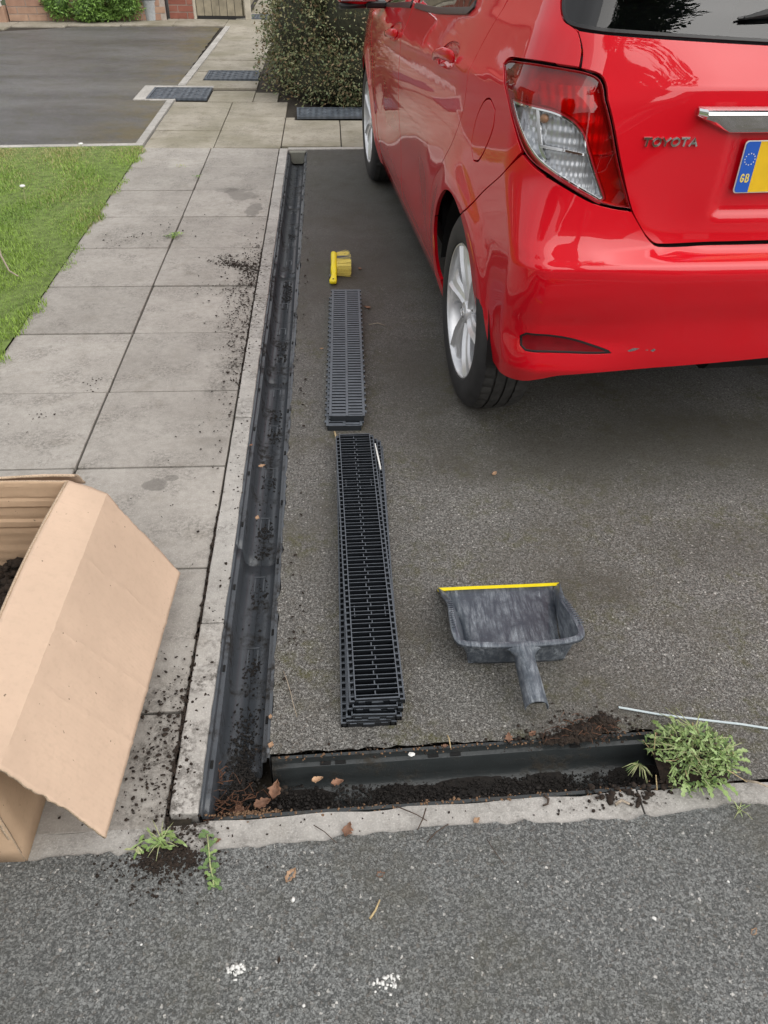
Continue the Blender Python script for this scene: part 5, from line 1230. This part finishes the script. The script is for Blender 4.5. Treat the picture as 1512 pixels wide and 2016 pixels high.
DL = [(-.001, .733, .030, 1.2, 'dead_leaf', 'crumpled brown dead leaf lying on the pale front edging stone'), (-.105, .652, .030, 1.0, 'dead_leaf2', 'curled tan scrap on the footway asphalt in front of the edging'),
      (.056, .646, .017, .3, 'dead_leaf', 'small rosy brown leaf flat on the footway asphalt'), (.245, .740, .016, .6, 'dead_leaf2', 'pale tan leaf on the front edging stone near the middle'),
      (.287, .722, .009, .2, 'dead_leaf', 'tiny brown leaf bit at the footway edge of the front edging'), (.690, .515, .016, .7, 'dead_leaf2', 'small orange brown chip at the right of the footway'),
      (-.243, .725, .014, .3, 'dead_leaf', 'small brown flake on the corner of the edging'), (.392, .925, .020, .5, 'dead_leaf', 'brown leaf standing at the back edge of the black channel'),
      (.340, .918, .024, 1.4, 'dead_leaf', 'curled dark brown leaf on the asphalt above the black channel'), (.205, .905, .012, .1, 'dead_leaf', 'tiny brown flake beside the white plaster flake'),
      (.470, 1.840, .022, .9, 'dead_leaf2', 'small tan curled leaf on the asphalt below the rear bumper'), (.135, 3.02, .03, 2.6, 'dead_leaf', 'brown curled leaf on the driveway right of the grey gratings'),
      (-.235, 1.905, .022, .4, 'dead_leaf2', 'tan leaf lying in the grey channel'), (-.232, 1.66, .018, 1.4, 'dead_leaf2', 'curled tan leaf on the wet channel floor'), (-.055, 2.66, .015, .2, 'dead_leaf2', 'small pale leaf between the channel and the grey gratings'),
      (-.275, 2.02, .014, .8, 'dead_leaf', 'brown flake on the channel rim beside the edging'), (.118, 3.44, .022, 2.2, 'dead_leaf', 'small reddish leaf right of the yellow brush'), (.050, 3.17, .028, 1., 'dead_leaf', 'brown bent leaf just below the yellow brush'),
      (-.160, .995, .012, 1.5, 'dead_leaf2', 'orange scrap stuck on the channel edge near the corner'), (-.155, .925, .016, 1.2, 'dead_leaf2', 'orange brown scrap where the two channels meet')]
for d in DL: dead_leaf(*d[:5], d[5])
for x, y, s_, rz, z in ((-.145, .846, .042, 1.4, -.045), (-.170, .822, .036, .4, -.05), (-.215, .812, .03, 2.1, -.055), (-.02, .850, .026, .2, -.03), (-.06, .862, .024, .3, -.035)):
    dead_leaf(x, y, s_, rz, 'dead_leaf' if s_ > .025 else 'dead_leaf2', {.042: 'large brown leaf at the corner where the channels meet', .036: 'brown leaf half buried in the channel corner', .03: 'dark brown leaf under the twigs in the channel corner', .026: 'pale leaf on the soil in the black channel', .024: 'small brown leaf on the soil near the channel corner'}[s_], z=z, curl=.8)
def twig(pts, r, mat, label, cat='twig', grp='twigs and stems on the ground'): MB().tube(pts, [r*(1-.5*i/len(pts)) for i in range(len(pts))], 5).build('twig', mat, smooth=True, label=label, cat=cat, group=grp)
twig([(-.137, 1.115, .003), (-.128, 1.085, .010), (-.118, 1.05, .008), (-.112, 1.02, .012), (-.103, .99, .004)], .0011, 'bark_pale', 'long thin pale twig on the asphalt by the channel')
twig([(.190, .735, .003), (.165, .72, .004), (.145, .700, .006)], .0014, 'bark', 'dark twig across the front edging, left of its fork')
twig([(.093, .775, .006), (.13, .755, .008), (.150, .742, .006)], .0013, 'bark', 'thin dark twig slanting over the front edging')
twig([(.150, .765, .010), (.142, .745, .008), (.130, .725, .006)], .0015, 'bark', 'short thick dark twig on the front edging')
twig([(.212, .928, .006), (.2125, .912, .018), (.2145, .895, .010)], .0016, 'straw', 'pale upright straw at the back edge of the black channel')
twig([(-.065, .745, .005), (-.045, .730, .007), (-.022, .706, .008)], .0010, 'bark', 'fine dark twig beside the crumpled leaf')
twig([(.258, .70, .006), (.267, .675, .010), (.282, .65, .007)], .0009, 'bark', 'fine dark twig on the footway asphalt')
twig([(.033, .570, .006), (.043, .583, .006), (.052, .600, .008)], .0022, 'straw', 'bent pale straw on the footway asphalt')
twig([(-.012, 2.085, .004), (-.009, 2.06, .008), (-.006, 2.03, .004)], .0035, 'straw', 'pale twig between the two grating stacks')
twig([(-1.55, 3.62, .04), (-1.50, 3.50, .05), (-1.42, 3.35, .04), (-1.36, 3.28, .045)], .005, 'bark_pale', 'pale twig lying on the lawn')
twig([(-1.75, 3.72, .04), (-1.66, 3.66, .05), (-1.60, 3.60, .045)], .006, 'bark_pale', 'thick pale broken twig on the lawn at the left')
twig([(.135, 2.86, .004), (.17, 2.87, .006), (.20, 2.85, .004)], .0016, 'bark_pale', 'fine curved twig on the driveway beside the grey gratings')
twig([(.385, .785, .003), (.392, .775, .005), (.388, .765, .006), (.378, .763, .003)], .003, 'bark', 'curved worm-like twig on the front edging')
twig([(.520, .758, .004), (.534, .765, .006), (.548, .757, .004)], .0034, 'bark_pale', 'short pale brown root on the edging by the weed')
twig([(.795, .795, .005), (.815, .785, .012), (.838, .775, .008)], .003, 'bark_pale', 'pale stick to the right of the green weed')
def flake(x, y, s_, rz, label, z=.002):
    n = 7; vs = [(s_*random.uniform(.6, 1)*math.cos(2*math.pi*k/n), s_*.6*random.uniform(.6, 1)*math.sin(2*math.pi*k/n), z+random.uniform(0, .003)) for k in range(n)]+[(0, 0, z+.005)]
    o = MB().add(vs, [(k, (k+1) % n, n) for k in range(n)]+[tuple(range(n))[::-1]]).build('plaster_flake', 'chip', loc=(x, y, 0), label=label, cat='flake', group='white flakes on the asphalt'); o.rotation_euler = (0, 0, rz)
flake(.133, .888, .010, .3, 'white flake at the back edge of the black channel')
def scatter(pts, label): clumps('plaster_crumbs', [(x, y, .0048, s_, .16) for x, y, s_ in pts], 'chip', kind='stuff', label=label)
scatter([(-.188+random.gauss(0, .009), .502+random.gauss(0, .006), random.uniform(.0006, .0042)) for _ in range(34)], 'cluster of white crumbs on the footway at the lower left')
scatter([(.056+random.gauss(0, .010), .470+random.gauss(0, .008), random.uniform(.0006, .0042)) for _ in range(38)], 'cluster of white crumbs on the footway at the lower middle')
scatter([(-.10, .61, .004), (.525, .545, .004), (-.078, .445, .003), (.68, .60, .003), (.3, .62, .002), (-.35, .55, .002), (.2, .5, .002)], 'single white specks spread over the footway asphalt')

# ------------------------------------------------------------------ spilled soil
cl_ = heap(-.330, .695, .055, .026, .003, 380, .0008, .0045, .003)+crumbs(-.33, .685, .050, .025, 700, .0007, .0035, .005)+crumbs(-.36, .66, .05, .03, 200, .0007, .003, .005)
clumps('spilled_soil', cl_, 'soil', kind='stuff', label='spilled dark soil under the weeds in front of the box')
cl_ = heap(.495, .922, .052, .018, .019, 900, .0012, .0065, .0, .25)+crumbs(.52, .935, .05, .018, 500, .001, .0045, .002)+heap(.548, .945, .030, .017, .017, 420, .0014, .006)+heap(.440, .908, .030, .010, .010, 260, .0015, .005)+crumbs(.43, .915, .06, .012, 300, .001, .004)
clumps('soil_heap', cl_, 'soil', kind='stuff', label='small heap of dark soil behind the black channel')
def fcp(s_, t): return (-.285+s_*fx-t*fy, yk(-.285)+.003+s_*fy+t*fx)
m = MB()
for _ in range(60):
    p = Vector((random.gauss(.505, .04), random.gauss(.925, .014), random.uniform(.008, .024))); q = p+Vector((random.gauss(0, .012), random.gauss(0, .008), random.gauss(0, .004))); m.tube([p, p.lerp(q, .5)+Vector((0, 0, .004)), q], .0006, 3)
m.build('heap_roots', 'root', kind='stuff', label='fine brown roots sticking out of the soil heap')
cl_ = []
bed_ = MB(); NX_, NY_ = 90, 8; vs_ = []
for i in range(NX_+1):
    for j in range(NY_+1):
        s_ = .02+.94*i/NX_; t = .030+.068*j/NY_; x, y = fcp(s_, t); e = abs(j-NY_/2)/(NY_/2)
        vs_.append((x, y, -.083+.0045*(1.2+math.sin(s_*14)+math.sin(s_*37))*(1-e*.4)+random.gauss(0, .0009)-.002))
bed_.add(vs_, [(i*(NY_+1)+j, (i+1)*(NY_+1)+j, (i+1)*(NY_+1)+j+1, i*(NY_+1)+j+1) for i in range(NX_) for j in range(NY_)]).build('channel_silt', 'soil_wet', kind='stuff', smooth=True, label='layer of wet silt on the floor of the black channel')
for _ in range(6500):
    s_ = random.uniform(.02, .97); t = .064+random.gauss(0, .020); b = .0042*(1.7+math.sin(s_*14)+math.sin(s_*37)); x, y = fcp(s_, t)
    if abs(t-.064) < .037: cl_.append((x, y, -.083+b*max(.1, 1-((t-.064)/.04)**2)*random.uniform(.2, 1.1)+.012*math.exp(-(s_-.17)**2/.02), .0007+.0034*random.random()**3, .6))
for _ in range(420):
    s_ = random.uniform(.05, .97); x, y = fcp(s_, random.choice((.012, .0165, .006))+random.gauss(0, .004)); cl_.append((x, y, -.012+random.uniform(-.008, .006), random.uniform(.0015, .004), .6))
clumps('channel_soil', cl_, 'soil_wet', kind='stuff', label='wet dark soil lying along the floor of the black channel')
clumps('channel_grit', [(*fcp(random.uniform(.02, .95), .004+random.gauss(0, .004)), -.004+random.uniform(0, .004), random.uniform(.001, .0032), .6) for _ in range(240)]+[(*fcp(.10+random.gauss(0, .03), .012+random.gauss(0, .004)), -.010+random.uniform(0, .006), random.uniform(.0012, .003), .6) for _ in range(220)]+[(*fcp(random.uniform(.14, .95), .123+random.gauss(0, .004)), .0+random.uniform(-.002, .003), random.uniform(.001, .003), .6) for _ in range(130)],
       'chaff', kind='stuff', label='orange brown grit and chaff along the rims of the black channel')
cl_ = []
for _ in range(1900):
    y = .80+abs(random.gauss(0, .10)); x = -.222+random.gauss(0, .018); cl_.append((x, y, -.082+.020*math.exp(-(y-.80)/.07)*random.random()+((x+.222)/.05)**2*.02, .0009+.0036*random.random()**2.5, .6))
for _ in range(650):
    y = .95+random.random()**1.3*4.3; x = -.222+random.uniform(-.036, .036); cl_.append((x, y, -.083+.004*(abs(x+.222) > .03), .0008+.0028*random.random()**3, .3))
for yc in (1.04, 1.19, 1.43, 1.60, 1.70, 1.93, 2.2, 2.31, 2.75, 2.84, 3.3, 3.38, 3.45, 4.1):
    for _ in range(random.randint(20, 80)): cl_.append((-.218+random.choice((-.016, 0, .014))+random.gauss(0, .004), yc+random.gauss(0, .022), -.0835, random.uniform(.0014, .0042), .3))
clumps('channel_mud', cl_, 'soil_wet', kind='stuff', label='dark mud and crumbs on the floor of the grey channel')
r_ = MB()
for _ in range(46):
    x, y = -.235+random.gauss(0, .022), .80+abs(random.gauss(0, .035)); p = Vector((x, y, -.066+random.uniform(0, .03))); pts_ = [p]
    for k in range(4): pts_.append(pts_[-1]+Vector((random.gauss(0, .014), random.gauss(0, .010), random.gauss(0, .006))))
    r_.tube(pts_, random.uniform(.0005, .0012), 4)
r_.build('root_tangle', 'root', kind='stuff', label='tangle of brown roots and twigs in the channel corner')
cl_ = []
for cx_, cy_, rx, ry, n, a in ((-.365, 2.75, .035, .30, 700, 0), (-.40, 3.05, .05, .22, 500, 0), (-.37, 3.42, .03, .16, 700, 0), (-.455, 3.50, .055, .022, 700, -.5), (-.50, 3.60, .030, .018, 90, 0), (-.45, 3.22, .07, .10, 110, 0), (-.335, .96, .018, .10, 420, 0), (-.385, .94, .035, .12, 420, 0), (-.41, .83, .05, .045, 60, 0), (-.315, 1.05, .012, .16, 60, 0), (-.45, 1.9, .07, .25, 60, 0), (-.30, 1.9, .01, .5, 110, 0), (-.31, .745, .035, .02, 70, 0), (-.80, 4.0, .10, .12, 50, .6), (-.98, 3.85, .09, .05, 50, .5), (-.85, 2.42, .03, .03, 40, 0), (-.98, 2.2, .03, .03, 40, 0), (-.38, 3.6, .03, .35, 130, 0), (-.35, 2.2, .02, .3, 60, 0), (-.12, 1.2, .012, .25, 80, 0), (-.13, 3.0, .012, .9, 150, 0)):
    cl_ += crumbs(cx_, cy_, rx, ry, int(n*1.4), .0009, .0048, .004, a, .4)
clumps('scattered_soil', cl_, 'soil', kind='stuff', label='dark crumbs of soil scattered over the slabs and the edging')
clumps('edging_soil', crumbs(.56, .782, .045, .014, 160, .0012, .0075, .001)+crumbs(.50, .768, .05, .02, 60, .001, .004, .001)+crumbs(.2, .76, .30, .014, 90, .0008, .003, .001)+crumbs(.2, .905, .25, .008, 240, .0008, .0035, .001), 'soil', kind='stuff', label='dark soil crumbs on the front edging stones')
gm = MB()
for a, b in ((.78, 1.7), (2.4, 3.7)):
    y = a
    while y < b: gm.box((-.3435+random.gauss(0, .0015), y, .001), (random.uniform(.003, .007), random.uniform(.01, .03), .004), random.gauss(0, .2)); y += random.uniform(.008, .02)
gm.build('joint_dirt', 'soil', kind='stuff', label='dark dirt packed in the joint beside the long edging')

# ------------------------------------------------------------------ weeds
def wleaf(acc, p, d, L, W_, lobes=4, droop=.6, roll=0., mi=0):
    p = np.array(p, float); d = np.array(d, float); d /= np.linalg.norm(d); sd = np.cross(d, [0, 0, 1.]); sd /= np.linalg.norm(sd)+1e-9; up_ = np.cross(sd, d)
    sd = sd*math.cos(roll)+up_*math.sin(roll); n = 4*lobes+1; vs = []; cur = p.copy(); dd = d.copy()
    for i in range(n):
        t = i/(n-1); base_w = W_*(.12+.88*math.sin(math.pi*min(1, .08+.86*t)))*(.5+.5*t) if t < .98 else 0
        w_ = base_w*(1 if lobes <= 1 else (.42+.58*abs(math.sin(t*lobes*math.pi))**.7)); up2_ = np.cross(sd, dd)
        vs += [cur-sd*w_+up2_*w_*.25, cur, cur+sd*w_+up2_*w_*.25]; cur = cur+dd*L/(n-1); dd = dd+np.array([0, 0, -droop/(n-1)*(.5+t)]); dd /= np.linalg.norm(dd)
    k = len(acc['v']); acc['v'] += vs; f = []
    for i in range(n-1): f += [(k+i*3, k+i*3+1, k+i*3+4, k+i*3+3), (k+i*3+1, k+i*3+2, k+i*3+5, k+i*3+4)]
    acc['f'] += f; acc['m'] += [mi]*len(f)
def fin(acc, name, mats, parent, c, **kw):
    V_ = np.array(acc['v'])-np.array(c); V_[:, 2] = np.maximum(V_[:, 2], kw.pop('zmin', .002)); m = MB(); m.add(V_.tolist(), acc['f']); m.mi = acc['m']; return m.build(name, mats, parent, smooth=True, **kw)
wc = (.705, .845, 0); wt = empty('weed', wc, label='big leafy green weed pulled up at the right end of the black channel', cat='weed')
acc = dict(v=[], f=[], m=[])
for i in range(900):
    a = random.uniform(0, 6.283); rr_ = random.random()**.55*.086*(1+.15*math.sin(3*a+1)+.1*math.sin(5*a)); cx_, cy_ = wc[0]+rr_*math.cos(a)*1.0, wc[1]+rr_*math.sin(a)*.85; z = .012+.070*max(.05, 1-(rr_/.095)**2)*random.uniform(.1, 1.)
    el = random.uniform(-.5, 1.1); wleaf(acc, (cx_, cy_, z), (math.cos(a+random.gauss(0, 1.6))*math.cos(el), math.sin(a+random.gauss(0, 1.6))*math.cos(el), math.sin(el)), random.uniform(.008, .021), random.uniform(.0016, .0046), random.choice((1, 2, 2, 3)), random.uniform(.2, 2.6), random.gauss(0, .9), random.choice((0, 0, 1, 1, 1, 2)))
for x, y, a, L_ in ((.765, .835, .1, .040), (.770, .85, .5, .036), (.66, .905, 1.9, .036), (.700, .790, -1.3, .040), (.718, .785, -1.0, .050), (.755, .872, .3, .042), (.785, .845, .2, .045), (.775, .815, -.4, .040), (.69, .915, 1.5, .035), (.735, .90, .9, .038), (.735, .785, -.8, .042), (.65, .88, 2.5, .034), (.665, .79, -2., .036), (.79, .83, -.1, .03)):
    wleaf(acc, (x, y, .022), (math.cos(a), math.sin(a), .35), L_, .0080, 4, 1.5, random.gauss(0, .25), random.choice((0, 1, 1)))
fin(acc, 'leaves', ['weed', 'weed2', 'weed_dk'], wt, wc)
m = MB()
for i in range(34):
    a = random.uniform(0, 6.283); p = Vector((random.gauss(0, .02), random.gauss(0, .018), .015)); q = Vector((random.uniform(.05, .105)*math.cos(a), random.uniform(.04, .08)*math.sin(a), random.uniform(.02, .075))); m.tube([p, p.lerp(q, .5)+Vector((0, 0, .015)), q], [.0016, .0012, .0006], 5)
for q in ((-.05, .085, .05), (-.035, .095, .055), (-.015, .09, .06)): m.tube([(.04, -.01, .03), (0, .04, .062), q], [.0013, .0011, .0008], 5)
m.build('stems', 'stem', wt, smooth=True)
m = MB()
for i in range(26):
    a = random.uniform(0, 6.283); r = random.uniform(.02, .095); p = Vector((r*math.cos(a), r*.8*math.sin(a), random.uniform(.006, .05))); m.tube([p, p+Vector((random.gauss(0, .014), random.gauss(0, .012), random.gauss(0, .006)))], random.uniform(.0005, .0013), 4)
m.build('dry_stalks', 'straw', wt, kind='stuff')
MB().add([(x*.075, y*.06, .004+.022*(1-x*x-y*y)) for x in np.linspace(-1, 1, 9) for y in np.linspace(-1, 1, 9)], [(i*9+j, (i+1)*9+j, (i+1)*9+j+1, i*9+j+1) for i in range(8) for j in range(8)]).build('root_ball', 'soil', wt, smooth=True)
# smaller weeds
def small_weed(name, label, c, n, r, L_, W_, lobes, mats, elev=.5, dirs=None, z=.006, zmin=.002, grass=0, cat='weed'):
    t = empty(name, c, label=label, cat=cat); acc = dict(v=[], f=[], m=[])
    for i in range(n):
        a = random.uniform(*(dirs or (0, 6.283))); el = random.uniform(.05, elev); wleaf(acc, (c[0]+random.gauss(0, r), c[1]+random.gauss(0, r*.7), c[2]+z), (math.cos(a)*math.cos(el), math.sin(a)*math.cos(el), math.sin(el)), L_*random.uniform(.6, 1.25), W_*random.uniform(.6, 1.2), lobes, random.uniform(.2, 1.2), random.gauss(0, .3), random.randrange(len(mats)))
    fin(acc, 'leaves', mats, t, c, zmin=zmin-c[2] if c[2] >= 0 else -.2)
    if grass:
        m = MB()
        for i in range(grass):
            a = random.uniform(*(dirs or (0, 6.283))); l = L_*random.uniform(.9, 1.8); m.tube([(0, 0, .004), (l*.5*math.cos(a), l*.5*math.sin(a), l*.4), (l*math.cos(a), l*math.sin(a), l*.3)], [.0011, .0009, .0003], 4)
        m.build('stems', 'stem', t, smooth=True)
    return t
small_weed('weed', 'small green weed with grass blades on the edging by the box flap', (-.345, .728, 0), 26, .013, .026, .0045, 2, ['weed', 'weed2'], .7, grass=8)
small_weed('weed', 'leaf rosette of a limp weed on the left edging corner', (-.385, .718, 0), 9, .006, .018, .004, 1, ['weed', 'stem'], .5)
lw = empty('weed', (-.255, .70, 0), label='limp green weed lying across the edging onto the footway', cat='weed'); acc = dict(v=[], f=[], m=[])
pth = [(-.262, .735), (-.258, .715), (-.254, .695), (-.250, .675), (-.243, .655), (-.240, .640)]
for i, (x, y) in enumerate(pth):
    for k in range(5): a = random.uniform(0, 6.283); wleaf(acc, (x+random.gauss(0, .003), y+random.gauss(0, .003), .007), (math.cos(a), math.sin(a), .35), random.uniform(.012, .020), .0050, 2, .9, 0, random.randrange(2))
fin(acc, 'leaves', ['weed', 'weed_dk'], lw, (-.255, .70, 0), zmin=.006); MB().tube([(x+.255, y-.70, .008) for x, y in pth], .0016, 5).build('stem', 'stem', lw, smooth=True)
small_weed('grass_tuft', 'tuft of green grass with roots hanging in the black channel', (.600, .850, -.012), 10, .004, .030, .0012, 1, ['weed', 'weed_dk'], .2, dirs=(3.4, 5.2), grass=16, cat='grass tuft', zmin=-.2)
small_weed('grass_tuft', 'small pale grass tuft at the road side of the edging on the right', (.758, .735, 0), 9, .003, .018, .0011, 1, ['weed2', 'stem'], .5, cat='grass tuft', grass=4)
small_weed('moss_tuft', 'green moss tuft in the joint between two slabs', (-.795, 3.86, .004), 60, .020, .022, .004, 2, ['weed_dk', 'grass'], .9, cat='moss tuft')
small_weed('moss_tuft', 'tiny green tuft in a far slab joint near the channel end', (-.795, 4.85, .004), 20, .012, .014, .003, 1, ['weed_dk', 'grass'], .9, cat='moss tuft')
small_weed('moss_tuft', 'yellow green tuft at a slab corner near the lawn', (-.93, 5.07, .004), 18, .016, .014, .003, 1, ['grass_dry', 'grass'], .9, cat='moss tuft')
for (x, y) in ((-1.83, 3.85), (-1.65, 4.35), (-1.55, 5.2)):
    t = empty('dandelion', (x, y, 0), label={-1.83: 'yellow dandelion in flower at the left of the lawn', -1.65: 'pale dandelion clock in the middle of the lawn', -1.55: 'pale dandelion clock at the far edge of the lawn'}[x], cat='flower', group='dandelions in flower in the lawn')
    MB().tube([(0, 0, 0), (.004, .003, .06), (.004, .006, .095)], .0022, 5).build('stem', 'stem', t)
    MB().loft([[(.004+r*math.cos(q), .006+r*math.sin(q), z) for q in np.linspace(0, 6.283, 13)[:-1]] for r, z in ((.004, .094), (.016, .100), (.013, .106), (.003, .108))], cap=True).build('flower_head', 'plate_yellow' if x < -1.7 else 'white', t, smooth=True)
